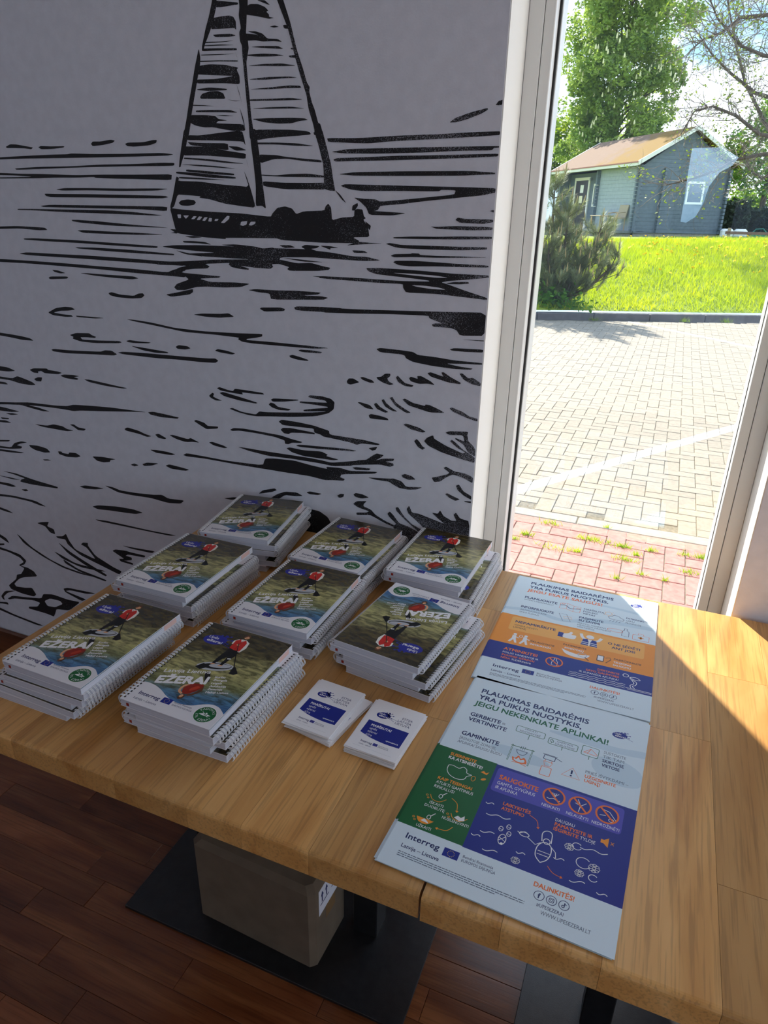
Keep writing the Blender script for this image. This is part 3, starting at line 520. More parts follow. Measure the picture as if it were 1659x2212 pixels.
-4512,13890 -4334,13927 -4028,13943 -4001,13912 -4203,13887 -4460,13881
-7469,13208 -6638,13223 -5781,13254 -4957,13289 -4531,13307 -3598,13350 -3584,12872 -4132,12836 -4218,12941 -4352,12981 -4753,12976 -4782,13023 -4703,13054 -4543,13061 -4842,13148 -4872,13203 -5779,13174 -6638,13126 -7471,13096
-4100,12752 -3865,12766 -3594,12773 -3593,12756
-6091,12378 -5990,12413 -5475,12405 -5193,12391 -5079,12336 -4637,12324 -4256,12294 -3594,12293 -3594,12255 -3985,12238 -4413,12208 -4087,12169 -3793,12154 -3844,12123 -4217,12105 -4736,12125 -5184,12169 -5355,12232 -5394,12294 -5472,12314 -5988,12315
-4345,12521 -4246,12558 -3586,12582 -3586,12520 -3977,12498 -4296,12500
-6837,11558 -6785,11633 -6663,11645 -6505,11570 -6632,11523 -6739,11490 -6816,11504
-6488,11683 -6422,11706 -6182,11654 -6122,11599 -6241,11587 -6421,11634
-6080,11733 -5948,11760 -5861,11837 -5731,11850 -5729,11796 -5801,11734 -5770,11669 -5637,11615 -5738,11585 -5915,11627 -6034,11683
-5590,11783 -5542,11823 -5482,11767 -5364,11671 -5149,11640 -5190,11600 -5362,11603 -5537,11680
-5268,11789 -5227,11833 -5056,11797 -5073,11862 -4975,11872 -4746,11776 -4645,11701 -4827,11714 -5023,11688 -5223,11726
-4839,11952 -4757,11981 -4505,11920 -4450,11912 -4510,11998 -4456,12011 -4286,11916 -4036,11811 -4061,11782 -4333,11793 -4752,11882
-4090,12014 -4024,12028 -3883,11931 -3779,11955 -3596,11857 -3596,11787 -3794,11810 -3988,11894
-6560,11085 -6478,11095 -6234,11055 -6127,10960 -6324,10965
-6129,11088 -6069,11128 -5963,11036 -5752,10943 -5841,10915 -6052,10983
-5936,11208 -5878,11238 -5816,11152 -5696,11068 -5522,10977 -5664,10982 -5844,11065
-5731,11288 -5658,11315 -5581,11194 -5373,11079 -5190,10995 -5311,10974 -5579,11110
-5415,11282 -5352,11312 -5147,11230 -4859,11195 -4847,11230 -4747,11231 -4518,11154 -4374,11089 -4739,11058 -4998,11110 -5260,11162
-4270,11211 -4217,11239 -3965,11166 -3795,11079 -3603,11049 -3603,10981 -3874,11042 -4183,11140
-6261,10801 -6201,10842 -5959,10824 -5778,10789 -5741,10743 -6017,10730 -6230,10732
-5371,10684 -5302,10722 -4979,10665 -4808,10588 -4887,10555 -5180,10595
-5087,10321 -5025,10382 -4965,10338 -4872,10222 -4803,10188 -4868,10136 -4988,10191
-4840,10356 -4767,10452 -4626,10528 -4594,10447 -4301,10317 -3898,10191 -3816,10217 -4017,10301 -4135,10383 -4209,10444 -4170,10483 -4082,10433 -3904,10289 -3598,10136 -3594,10000 -3945,10056 -4405,10145 -4728,10257
-4333,10629 -4238,10678 -3796,10723 -3812,10638 -3780,10503 -3663,10408 -3596,10320 -3595,10159 -3760,10225 -3884,10405 -4087,10503 -4089,10539 -3862,10478 -3914,10624 -4232,10587
-4326,9766 -4271,9809 -4153,9763 -4065,9725 -3808,9716 -3606,9647 -3607,9501 -3828,9596 -4088,9642 -4255,9542 -4393,9415 -4538,9376 -4610,9478 -4486,9519 -4231,9619 -4176,9672
-6258,9980 -6020,10049 -6065,9962 -6157,9928
-6267,9216 -5990,9245 -5680,9280 -5588,9301 -5372,9263 -5246,9138 -4825,9193 -4972,9116 -5182,9072 -5427,9076 -5615,9153 -5709,9199 -6052,9189
-5377,9421 -5288,9465 -5105,9434 -5007,9366 -5192,9329 -5345,9365
-6690,9412 -6562,9442 -6182,9461 -6244,9405 -6594,9366
-7111,8583 -7018,8647 -6909,8660 -6952,8568 -7068,8535
-6656,8694 -6591,8746 -6397,8739 -6220,8683 -6428,8621 -6607,8638
-4253,9118 -4202,9148 -4054,9098 -3877,9045 -3989,8989 -4137,9038
-3999,9376 -3930,9418 -3805,9261 -3611,9175 -3607,9080 -3798,9158 -3949,9266
-3774,9021 -3607,9042 -3609,8996 -3758,9000
-6662,8435 -6558,8528 -6283,8577 -6362,8489 -6378,8421 -6167,8363 -6037,8241 -5778,8128 -5522,8048 -5476,8105 -5654,8248 -5719,8333 -5658,8408 -5561,8330 -5398,8136 -5146,8088 -4832,7973 -4927,8034 -5214,8235 -5470,8443 -5504,8532 -5443,8574 -5280,8350 -5056,8170 -4774,8064 -4698,8079 -4906,8262 -5159,8437 -5210,8554 -5152,8658 -5068,8485 -4885,8487 -4578,8419 -4214,8338 -4431,8478 -4556,8580 -4406,8576 -4352,8679 -4255,8542 -4043,8458 -3927,8480 -4009,8619 -3955,8690 -3844,8558 -3609,8525 -3545,7482 -5494,7058 -5637,7572 -5520,7999 -5777,8063 -6068,8171 -6197,8211 -6556,8145 -6573,8207 -6295,8258 -6215,8306 -6524,8363
-6563,9608 -6531,9631 -6310,9670 -6125,9819 -6033,9877 -5848,9860 -5908,9797 -6061,9693 -5876,9766 -5572,9811 -5600,9747 -5813,9700 -5599,9688 -5582,9630 -5688,9584 -5935,9606 -6372,9533 -7275,9369 -7639,9413 -7637,9470 -7274,9447
-7630,9826 -7010,9871 -6564,9869 -6659,9837 -7107,9812 -7631,9773
-7587,10322 -7329,10281 -7298,10180 -6786,10175 -6378,10171 -5951,10127 -6006,10090 -6439,10073 -6565,10020 -6754,10059 -7266,10094 -7526,10134
-7987,8069 -7632,8054 -7391,7927 -7259,7713 -7127,7376 -7518,6772 -8372,6590 -8331,7737"""
MURAL_GAPS="""-11289,15103 -11180,15105 -11190,15022 -11271,15021
-11122,15085 -10949,15088 -11050,15010
-10823,15075 -10732,15071 -10810,15009 -10898,15007
-10673,15072 -10575,15065 -10653,14994 -10745,14992
-10517,15057 -10423,15059 -10509,14976 -10587,14983
-10385,15048 -10307,15040 -10330,14965 -10420,14969
-10219,15027 -10122,15029 -10165,14983 -10243,14982
-9886,15099 -9818,15095 -9834,15035 -9976,14942 -10072,14946
-9541,14908 -9516,14982 -9346,15001 -9370,14927 -9466,14895
-9315,14913 -9254,14988 -9123,14991 -9145,14947 -9240,14906
-5746,14044 -5259,14048 -4729,14033 -4467,14005 -4727,13993 -5257,14014
-5290,13813 -4982,13818 -4637,13793 -4505,13760 -4846,13758 -5168,13788
-19540,3247 -19266,3395 -18900,3346 -19185,3255
-18429,2668 -18130,2842 -17674,2855 -17584,2753 -17974,2530 -18327,2492"""
# ------------------------------------------------------------------ mural print on the wall
def ink_mat():
    m = mat('mural_ink', (26, 26, 30), 0.6); t = m.node_tree; L = t.links; b = bsdf(m)
    ge = N(t, 'ShaderNodeNewGeometry'); sx = N(t, 'ShaderNodeSeparateXYZ'); L.new(ge.outputs['Position'], sx.inputs[0])
    fine = N(t, 'ShaderNodeTexNoise'); fine.inputs['Scale'].default_value = 520; fine.inputs['Detail'].default_value = 3; L.new(ge.outputs['Position'], fine.inputs['Vector'])
    broad = N(t, 'ShaderNodeTexNoise'); broad.inputs['Scale'].default_value = 7; broad.inputs['Detail'].default_value = 2; L.new(ge.outputs['Position'], broad.inputs['Vector'])
    # the print is worn most towards the window end of the wall
    mr = N(t, 'ShaderNodeMapRange'); mr.inputs['From Min'].default_value = -1.2; mr.inputs['From Max'].default_value = -0.36; mr.inputs['To Min'].default_value = -0.12; mr.inputs['To Max'].default_value = 0.045
    L.new(sx.outputs['X'], mr.inputs['Value'])
    mb = N(t, 'ShaderNodeMapRange'); mb.inputs['From Min'].default_value = 0.35; mb.inputs['From Max'].default_value = 0.65; mb.inputs['To Min'].default_value = -0.10; mb.inputs['To Max'].default_value = 0.09
    L.new(broad.outputs['Fac'], mb.inputs['Value'])
    a1 = N(t, 'ShaderNodeMath', operation='ADD'); L.new(mr.outputs[0], a1.inputs[0]); L.new(mb.outputs[0], a1.inputs[1])
    a2 = N(t, 'ShaderNodeMath', operation='ADD'); L.new(a1.outputs[0], a2.inputs[0]); L.new(fine.outputs['Fac'], a2.inputs[1])
    r = ramp(t, [(0.585, lin((24, 24, 28))), (0.68, lin((140, 142, 152)))]); L.new(a2.outputs[0], r.inputs[0]); L.new(r.outputs[0], b.inputs['Base Color']); return m
INK = ink_mat()
def chaikin(p, n=1):
    for _ in range(n):
        q = []
        for i in range(len(p)):
            a, b = p[i], p[(i + 1) % len(p)]
            q += [(a[0] * .88 + b[0] * .12, a[1] * .88 + b[1] * .12), (a[0] * .12 + b[0] * .88, a[1] * .12 + b[1] * .88)]
        p = q
    return p
def mural(data, name, y, material):
    mb = MB()
    for i, ln in enumerate(data.split('\n')):
        p = [tuple(int(v) * 1e-4 for v in t.split(',')) for t in ln.split()]
        p = [(min(q[0], -0.3597), max(q[1], 0.094)) for q in chaikin(p, 1)]
        mb.add([(a, y - i * 1.5e-6, b) for a, b in p], [tuple(range(len(p)))])
    return mb.obj(name, wall_back, material)
mp_o = mural(MURAL, 'mural_print', YW - 0.0004, INK); mp_o['label'] = 'black woodcut print of a sailing boat and water strokes'
mural(MURAL_GAPS, 'mural_print_gaps', YW - 0.0009, PAINT)

# ------------------------------------------------------------------ tables
TOP, THK = 0.75, 0.042
def stave(x0, x1, y0, y1, front, back):
    """one glued stave; the table's own front and back edges are rounded over"""
    r = 0.007; n = 4; prof = []
    if front: prof += [(y0, TOP - THK), ] + [(y0 + r - r * math.cos(a), TOP - r + r * math.sin(a)) for a in [i * math.pi / 2 / n for i in range(n + 1)]]
    else: prof += [(y0 + .0003, TOP - THK), (y0 + .0003, TOP)]
    if back: prof += [(y1 - r + r * math.sin(a), TOP - r + r * math.cos(a)) for a in [i * math.pi / 2 / n for i in range(n + 1)]] + [(y1, TOP - THK)]
    else: prof += [(y1 - .0003, TOP), (y1 - .0003, TOP - THK)]
    m = MB(); k = len(prof); g = 0.0002
    m.v = [(x0 + g, a, b) for a, b in prof] + [(x1 - g, a, b) for a, b in prof]
    m.f = [tuple(range(k - 1, -1, -1)), tuple(range(k, 2 * k))] + [(i, (i + 1) % k, k + (i + 1) % k, k + i) for i in range(k)]
    m.f = [tuple(reversed(f)) for f in m.f]; m.mi = [0] * len(m.f)
    return m
def table(label, x0, x1, y0, y1, widths, seed, px, plx, ply):
    t = thing('bistro_table', label, 'table', (0, 0, 0), 0)
    rnd = random.Random(seed); x = x0
    for i, w in enumerate(widths):
        xe = x1 if i == len(widths) - 1 else x + w
        cuts = [y0] + ([rnd.uniform(y0 + .2, y1 - .2)] if rnd.random() < .6 else [rnd.uniform(y0 + .15, y0 + .35), rnd.uniform(y1 - .35, y1 - .15)]) + [y1]
        for a, b in zip(cuts[:-1], cuts[1:]):
            stave(x, xe, a, b, a == y0, b == y1).obj('stave', t, OAK)
        x = xe
    mb = MB(); mb.bevbox(plx[0], plx[1], ply[0], ply[1], 0.0003, 0.008, 0.001); mb.obj('base_plate', t, BLACKM)
    for q in px:
        mb = MB(); mb.bevbox(q - 0.029, q + 0.029, 0.962, 1.02, 0.008, TOP - THK - 0.006, 0.002); mb.obj('column', t, BLACKM)
    mb = MB(); mb.box(px[0] - 0.12, px[1] + 0.12, 0.80, 1.18, TOP - THK - 0.006, TOP - THK - 0.0003); mb.obj('mounting_plate', t, BLACKM)
    return t
table('oak slab table under the guidebook stacks, black plate foot', -1.056, -0.1662, 0.561, 1.441, [.085, .12, .095, .11, .13, .09, .105, .16], 4, (-0.832, -0.4095), (-0.960, -0.2610), (0.803, 1.19))
table('oak slab table meeting the window, partly sunlit, under the posters', -0.1632, 0.742, 0.559, 1.441, [.10, .115, .125, .10, .12, .11, .13, .11], 9, (0.1010, 0.520), (-0.0515, 0.66), (0.803, 1.19))

# ------------------------------------------------------------------ cardboard box under the table
CARD = noisy('cardboard', (112, 97, 80), (102, 88, 72), 18, 0.85, bump=0.15, coord='Position')
bx = thing('cardboard_box', 'brown cardboard carton on the black table foot', 'box', (-0.63, 0.925, 0.0085), R(-2.5))
mb = MB(); mb.bevbox(-0.157, 0.157, -0.074, 0.074, 0, 0.235, 0.012); mb.obj('carton', bx, CARD)
mb = MB(); mb.box(-0.145, 0.145, -0.0008, 0.0008, 0.2352, 0.2358); mb.obj('flap_seam', bx, mat('cardboard_dark', (92, 72, 52), 0.9))
mb = MB(); mb.box(0.1571, 0.1574, -0.020, 0.020, 0.10, 0.222); mb.box(-0.14, 0.145, -0.02, 0.02, 0.2355, 0.2361); mb.obj('packing_tape', bx, mat('brown_tape', (140, 112, 80), 0.25))
mb = MB(); mb.box(0.1574, 0.1578, -0.050, 0.048, 0.140, 0.214); lab = mb.obj('shipping_label', bx, mat('label_paper', (226, 228, 238), 0.6))
NAVY = mat('label_ink', (34, 44, 96), 0.6)
mb = MB()
for y in (-0.036, -0.018):
    mb.add([(0.1580, y - .006, .190), (0.1580, y + .006, .190), (0.1580, y, .204)], [(0, 1, 2)]); mb.box(0.1579, 0.1580, y - .002, y + .002, .172, .190)
mb.box(.1579, .1580, -.044, -.008, .166, .169)
for i, w in enumerate((.034, .028, .036, .02)): mb.box(.1579, .1580, .004, .004 + w, .198 - i * .010, .2015 - i * .010)
mb.obj('label_print', lab, NAVY)

# ------------------------------------------------------------------ flat print: polygons, strokes and lettering in millimetres, y down from the top
_TX = {}
def glyphs(s, bold=0.0):
    k = (s, bold)
    if k not in _TX:
        c = bpy.data.curves.new('lettering', 'FONT'); c.body = s; c.resolution_u = 2; c.offset = bold; c.size = 1.0
        o = bpy.data.objects.new('lettering', c); COL.objects.link(o)
        me = bpy.data.meshes.new_from_object(o)
        _TX[k] = (np.array([v.co[:2] for v in me.vertices]).reshape(-1, 2), [tuple(p.vertices) for p in me.polygons])
        bpy.data.objects.remove(o); bpy.data.curves.remove(c); bpy.data.meshes.remove(me)
    return _TX[k]
CAPH = float(glyphs('E')[0][:, 1].max())
C = {}
def ink(name, rgb, rough=0.42):
    C[name] = mat('print_' + name, rgb, rough, spec=0.3)
for n_, c_ in dict(white=(240, 240, 242), pale=(220, 237, 247), pale2=(200, 222, 236), navy=(28, 44, 100), blue=(28, 42, 138), mid=(82, 78, 184), green=(24, 100, 52), dgreen=(22, 104, 70), orange=(242, 152, 44), gold=(248, 180, 84), rust=(240, 118, 48), grey=(96, 112, 134), black=(24, 24, 26), skin=(222, 168, 128), red=(206, 46, 40), dred=(150, 40, 26), steel=(188, 192, 198), yellow=(250, 214, 60), euro=(20, 40, 140), cream=(236, 234, 226), brown=(96, 60, 40), teal=(20, 92, 104), lilac=(66, 76, 170), violet=(44, 50, 156), rust2=(190, 64, 40)).items(): ink(n_, c_)
class Print:
    """flat print on a sheet w x h mm; every later layer sits a hair above the earlier"""
    def __init__(s, w, h, z0=0.0, step=0.00003): s.w, s.h, s.mb, s.z0, s.st = w, h, MB(), z0, step
    def P(s, p, l): return ((min(max(p[0], 0), s.w) - s.w / 2) / 1000, (s.h / 2 - min(max(p[1], 0), s.h)) / 1000, s.z0 + s.st * l)
    def poly(s, pts, col, l=1):
        pts = list(pts); a = sum(pts[i][0] * pts[(i + 1) % len(pts)][1] - pts[(i + 1) % len(pts)][0] * pts[i][1] for i in range(len(pts)))
        if a > 0: pts.reverse()
        s.mb.add([s.P(p, l) for p in pts], [tuple(range(len(pts)))], C[col] if isinstance(col, str) else col)
    def rect(s, x0, y0, x1, y1, col, l=1): s.poly([(x0, y0), (x1, y0), (x1, y1), (x0, y1)], col, l)
    def rrect(s, x0, y0, x1, y1, r, col, l=1):
        p = []
        for cx, cy, a0 in ((x1 - r, y0 + r, -90), (x1 - r, y1 - r, 0), (x0 + r, y1 - r, 90), (x0 + r, y0 + r, 180)):
            p += [(cx + r * math.cos(R(a0 + t)), cy + r * math.sin(R(a0 + t))) for t in (0, 30, 60, 90)]
        s.poly(p, col, l)
    def ell(s, cx, cy, rx, ry, col, l=1, rot=0, n=24):
        c, sn = math.cos(R(rot)), math.sin(R(rot)); s.poly([(cx + rx * math.cos(a) * c - ry * math.sin(a) * sn, cy + rx * math.cos(a) * sn + ry * math.sin(a) * c) for a in [i * 2 * math.pi / n for i in range(n)]], col, l)
    def line(s, pts, w, col, l=2, closed=False):
        pts = [Vector((p[0], p[1])) for p in pts]; n = len(pts); V = []
        for i, p in enumerate(pts):
            a = pts[i - 1] if (i or closed) else p; b = pts[(i + 1) % n] if (i < n - 1 or closed) else p
            t = (b - a); t = t.normalized() if t.length > 1e-6 else Vector((1, 0)); nn = Vector((-t.y, t.x)) * w / 2
            V += [s.P(p + nn, l), s.P(p - nn, l)]
        s.mb.add(V, [(2 * i, 2 * i + 1, 2 * ((i + 1) % n) + 1, 2 * ((i + 1) % n)) for i in range(n if closed else n - 1)], C[col])
    def ring(s, cx, cy, rx, ry, w, col, l=2, n=24, a0=0, a1=360):
        full = a1 - a0 >= 360
        s.line([(cx + rx * math.cos(R(a0 + (a1 - a0) * i / n)), cy + ry * math.sin(R(a0 + (a1 - a0) * i / n))) for i in range(n if full else n + 1)], w, col, l, full)
    def text(s, t, x0, y, x1, cap, col, l=3, bold=0.0, slant=0.0, rot=0.0, align='L'):
        """x1 None: natural width; otherwise the words fill x0..x1; cap = capital height in mm; y = baseline"""
        v, f = glyphs(t)
        if not len(v): return
        mn, mxx = v[:, 0].min(), v[:, 0].max(); ky = cap / CAPH; kx = (x1 - x0) / (mxx - mn) if x1 is not None else ky * 0.95
        off = mn
        if align == 'C' and x1 is None: off = (mn + mxx) / 2
        if align == 'R' and x1 is None: off = mxx
        c, sn = math.cos(R(rot)), math.sin(R(rot)); out = []
        for a, b in v:
            X = (a - off) * kx + slant * b * ky; Yy = -b * ky
            out.append(s.P((x0 + X * c - Yy * sn, y + X * sn + Yy * c), l))
        if not bold: s.mb.add(out, f, C[col])
        else:
            d = bold * ky * 0.8 / 1000
            for i, (a, b) in enumerate(((-d, -d), (d, -d), (d, d), (-d, d))): s.mb.add([(p[0] + a, p[1] + b, p[2] + i * 1.5e-6) for p in out], f, C[col])
    def arctext(s, t, cx, cy, r, a0, a1, cap, col, l=4, inward=False, bold=0.0):
        n = len(t)
        for i, ch in enumerate(t):
            if ch == ' ': continue
            a = a0 + (a1 - a0) * (i / max(n - 1, 1)); x = cx + r * math.cos(R(a)); y = cy + r * math.sin(R(a))
            s.text(ch, x, y, None, cap, col, l, bold, 0, a + 90 if not inward else a - 90, 'C')
    def wave(s, x0, y0, x1, y1, amp, per, w, col, l=2):
        n = 16; s.line([(x0 + (x1 - x0) * i / n, y0 + (y1 - y0) * i / n + amp * math.sin(2 * math.pi * per * i / n)) for i in range(n + 1)], w, col, l)
    def arrow(s, pts, w, col, l=2):
        s.line(pts, w, col, l); a, b = Vector(pts[-2]), Vector(pts[-1]); t = (b - a).normalized(); nn = Vector((-t.y, t.x)); k = w * 2.6
        s.poly([tuple(b + t * k * 1.4), tuple(b + nn * k), tuple(b - nn * k)], col, l)
    def flag(s, x0, y0, x1, y1, l=2):
        s.rect(x0, y0, x1, y1, 'euro', l); cx, cy, r = (x0 + x1) / 2, (y0 + y1) / 2, (y1 - y0) * 0.34
        for k in range(12):
            a = k * math.pi / 6; q = (y1 - y0) * 0.055; px, py = cx + r * math.cos(a), cy + r * math.sin(a)
            s.poly([(px + q * (1 if i % 2 == 0 else .42) * math.sin(i * math.pi / 5), py - q * (1 if i % 2 == 0 else .42) * math.cos(i * math.pi / 5)) for i in range(10)], 'yellow', l + 1)
    def splash(s, cx, cy, k, l=2, col='blue', words=True):
        """round ink blot with drops, carrying two words"""
        s.ell(cx - 2 * k, cy + 1 * k, 15 * k, 9.5 * k, col, l, -8)
        for a, d, rr in ((-62, 15, 2.2), (-48, 19, 1.5), (-20, 19, 1.7), (12, 17, 1.6), (-85, 12, 1.6), (60, 11, 1.4)):
            x, y = cx + d * k * math.cos(R(a)), cy + d * k * .8 * math.sin(R(a)); s.ell(x, y, rr * k, rr * k * .8, col, l, 0, 10)
            s.poly([(cx + 7 * k * math.cos(R(a + 16)), cy + 6 * k * math.sin(R(a + 16))), (x, y - .5 * k), (x, y + .5 * k), (cx + 7 * k * math.cos(R(a - 16)), cy + 6 * k * math.sin(R(a - 16)))], col, l)
        s.line([(cx + 10 * k, cy + 4 * k), (cx + 25 * k, cy + 9 * k)], .7 * k, col, l)
        if words:
            s.text('Upės', cx - 12.5 * k, cy - 0.5 * k, None, 4.6 * k, 'white', l + 1, .012); s.text('ežerai', cx - 11 * k, cy + 6.0 * k, cx + 9.5 * k, 4.6 * k, 'white', l + 1, .03)
    def nosign(s, cx, cy, r, l=4):
        s.ell(cx, cy, r, r, 'blue', l - 1); s.ring(cx, cy, r * .92, r * .92, r * .16, 'rust', l + 2, 28); s.line([(cx - r * .65, cy - r * .65), (cx + r * .65, cy + r * .65)], r * .16, 'rust', l + 2)
    def fine(s, x0, y, x1, n, dy, seed=1):
        rnd = random.Random(seed)
        for i in range(n):
            x = x0
            while x < x1 - (40 if i == n - 1 else 0):
                w = rnd.uniform(2, 8); s.rect(x, y + i * dy, min(x + w, x1), y + i * dy + dy * .38, 'grey', 2); x += w + 1.0
    def build(s, name): return s.mb.mesh(name)
# ------------------------------------------------------------------ guidebook
BW, BH, BT = 170.0, 240.0, 13.4
def photo_mat():
    m = mat('cover_photo', (90, 96, 40), 0.24); t = m.node_tree; L = t.links; b = bsdf(m); b.inputs['Coat Weight'].default_value = 0.25; b.inputs['Coat Roughness'].default_value = 0.18
    tc = N(t, 'ShaderNodeTexCoord'); se = N(t, 'ShaderNodeSeparateXYZ'); L.new(tc.outputs['Object'], se.inputs[0])
    mp = N(t, 'ShaderNodeMapping'); mp.inputs['Scale'].default_value = (22, 70, 1); mp.inputs['Rotation'].default_value = (0, 0, R(-16)); L.new(tc.outputs['Object'], mp.inputs[0])
    n = N(t, 'ShaderNodeTexNoise'); n.inputs['Scale'].default_value = 1.6; n.inputs['Detail'].default_value = 6; n.inputs['Roughness'].default_value = .65; n.inputs['Distortion'].default_value = .6; L.new(mp.outputs[0], n.inputs['Vector'])
    def lc(kx, ky, k0):
        a = N(t, 'ShaderNodeMath', operation='MULTIPLY_ADD'); a.inputs[1].default_value = kx; a.inputs[2].default_value = k0; L.new(se.outputs['X'], a.inputs[0])
        c = N(t, 'ShaderNodeMath', operation='MULTIPLY_ADD'); c.inputs[1].default_value = ky; L.new(se.outputs['Y'], c.inputs[0]); L.new(a.outputs[0], c.inputs[2]); return c.outputs[0]
    # v runs 0 at the top of the picture to 1 at its foot, tilted like the lake's horizon
    v = N(t, 'ShaderNodeMath', operation='MULTIPLY_ADD'); v.inputs[1].default_value = 0.22; L.new(n.outputs['Fac'], v.inputs[0]); L.new(lc(0.9, -4.4, 0.37), v.inputs[2])
    water = ramp(t, [(0.0, lin((66, 58, 36))), (0.24, lin((82, 74, 44))), (0.34, lin((132, 128, 86))), (0.52, lin((166, 162, 110))), (0.68, lin((122, 128, 86))), (0.78, lin((80, 120, 150))), (0.92, lin((52, 104, 166)))])
    L.new(v.outputs[0], water.inputs[0])
    st = ramp(t, [(0.40, (0.34, 0.36, 0.28)), (0.50, (0.92, 0.92, 0.88)), (0.61, (1.6, 1.55, 1.35))]); L.new(n.outputs['Fac'], st.inputs[0])
    mu = N(t, 'ShaderNodeMixRGB', blend_type='MULTIPLY'); mu.inputs[0].default_value = 0.85; L.new(water.outputs[0], mu.inputs[1]); L.new(st.outputs[0], mu.inputs[2])
    L.new(mu.outputs[0], b.inputs['Base Color']); return m
PHOTO = photo_mat()
def smooth(pts, n=5):
    out = []; P = [Vector((p[0], p[1])) for p in pts]
    for i in range(len(P) - 1):
        a, b, c, d = P[max(i - 1, 0)], P[i], P[i + 1], P[min(i + 2, len(P) - 1)]
        for k in range(n):
            t = k / n; out.append(tuple(0.5 * ((2 * b) + (c - a) * t + (2 * a - 5 * b + 4 * c - d) * t * t + (-a + 3 * b - 3 * c + d) * t ** 3)))
    out.append(tuple(P[-1])); return out
def cover_print():
    s = Print(BW, BH, 0.0)
    wave = smooth([(0, 193), (14, 190), (30, 191.5), (46, 197), (60, 204), (76, 209.5), (94, 211), (112, 207), (126, 198), (140, 192), (153, 193), (162, 198), (170, 204)])
    s.poly([(0.5, .5), (169.5, .5)] + [(min(max(x, .5), 169.5), y) for x, y in reversed(wave)], PHOTO, 1)
    # paddler standing on a board
    s.ell(85, 110, 32, 11.5, 'steel', 2, -18); s.ell(87, 108.5, 26, 8, 'black', 3, -18); s.ell(92, 106, 19, 5.5, 'steel', 4, -18); s.poly([(54, 124), (62, 110), (78, 114), (66, 127)], 'black', 4)
    s.poly([(76, 56), (84, 52), (96, 57), (92, 72), (84, 86), (79, 104), (74, 104), (74, 86)], 'black', 5)
    s.poly([(84, 60), (97, 58), (99, 72), (96, 88), (94, 103), (88.5, 103), (89, 86)], 'black', 6)
    s.ell(76.5, 105.5, 4.2, 1.9, 'skin', 7, -15); s.ell(91, 105, 4.2, 1.9, 'skin', 7, -15); s.line([(91, 84), (97, 82)], 2.2, 'white', 7)
    s.poly([(70, 34), (76, 27), (90, 24), (100, 30), (103, 46), (99, 60), (94, 60), (96, 44), (76, 44), (71, 43)], 'cream', 6)
    s.poly([(73, 32), (79, 26), (91, 26), (96, 33), (97, 48), (97, 58), (86, 58), (75, 55)], 'red', 7); s.line([(85, 27), (86, 57)], 1.2, 'dred', 8); s.poly([(80, 26), (84, 24.5), (89, 26), (85, 33)], 'cream', 8)
    s.ell(84, 42, 3, 2.4, 'skin', 8); s.ell(86.5, 16.2, 4.6, 5.8, 'skin', 8, 15); s.poly([(80.5, 15), (83, 9.5), (88.5, 8.5), (92, 12), (91, 15), (86, 12.8), (83, 19), (81, 19.5)], 'brown', 9); s.line([(85.5, 19.2), (88.2, 19.0)], .7, 'dred', 9)
    s.line([(83, 38), (100, 72), (116, 100)], 1.5, 'black', 9); s.poly([(114, 99), (118, 98), (131, 111), (126, 117), (117, 117)], 'black', 9)
    # her reflection
    s.poly(smooth([(92, 158), (101, 160), (99, 172), (92, 184), (86, 189), (79, 188), (74, 178), (78, 164), (92, 158)], 3), 'dred', 2); s.poly(smooth([(92, 164), (97, 166), (93, 174), (87, 180), (85, 174), (92, 164)], 3), 'rust2', 3); s.line(smooth([(99, 162), (103, 172), (97, 184), (90, 190)], 3), 4.5, 'brown', 2); s.line(smooth([(78, 166), (71, 174), (72, 186), (80, 190)], 3), 4.0, 'skin', 2); s.ell(84, 197, 4.6, 6.4, 'brown', 4, 20); s.ell(83, 195, 2.8, 3.8, 'skin', 5, 20)
    s.line([(84, 128), (98, 150)], 9, 'black', 2)
    s.splash(41, 44, 1.5, 3, 'violet')
    s.text('Latvija Lietuva', 17, 158, 95, 8.8, 'white', 5, .012, .22, -21)
    s.text('EŽERAI', 23, 186, 105, 17.5, 'white', 6, .05, .18, -22)
    for i, wd in enumerate(('Kuršas', 'Žiemgala', 'Latgala', 'Aukštaitija', 'Žemaitija', 'Mažoji Lietuva')):
        s.text(wd, 103.5 + i * 1.9, 136 + i * 7.6, None, 4.6, 'white', 5, .018, .16, -21)
    s.text('Interreg', 18.5, 219, 58, 7.6, 'navy', 2, .018); s.text('Latvija – Lietuva', 18.5, 230.5, 62, 4.6, 'navy', 2)
    s.flag(62, 208.5, 80, 220.5, 2); s.text('Bendrai finansuoja', 84, 213.5, 117, 3.4, 'navy', 2); s.text('EUROPOS SĄJUNGA', 84, 219.8, 121, 3.4, 'navy', 2)
    cx, cy = 144, 215.5
    s.ell(cx, cy, 18.2, 18.2, 'white', 2, 0, 32); s.ell(cx, cy, 17.2, 17.2, 'green', 3, 0, 32)
    s.arctext('VADOVAS', cx, cy, 11.2, -150, -30, 4.2, 'white', 4); s.arctext('176 EŽERAI', cx, cy, 14.8, 165, 22, 4.2, 'white', 4, True)
    s.poly([(cx - 10, cy + 1.6), (cx - 4, cy - 1.6), (cx + 5, cy - 1.4), (cx + 10, cy - .4), (cx + 4, cy + 2.4), (cx - 4, cy + 2.8)], 'white', 4); s.ell(cx + 1, cy + .4, 3.2, 1, 'green', 5); s.ell(cx + .8, cy - 3, 1.5, 1.5, 'white', 5); s.line([(cx - 7, cy - 4.5), (cx + 7, cy + 3.6)], .8, 'white', 5)
    # punched holes along the spine
    for k in range(33):
        y = 7 + k * (BH - 14) / 32; s.rect(3.4, y - 1.9, 6.6, y + 1.9, 'black', 3)
    return s.build('cover_print')
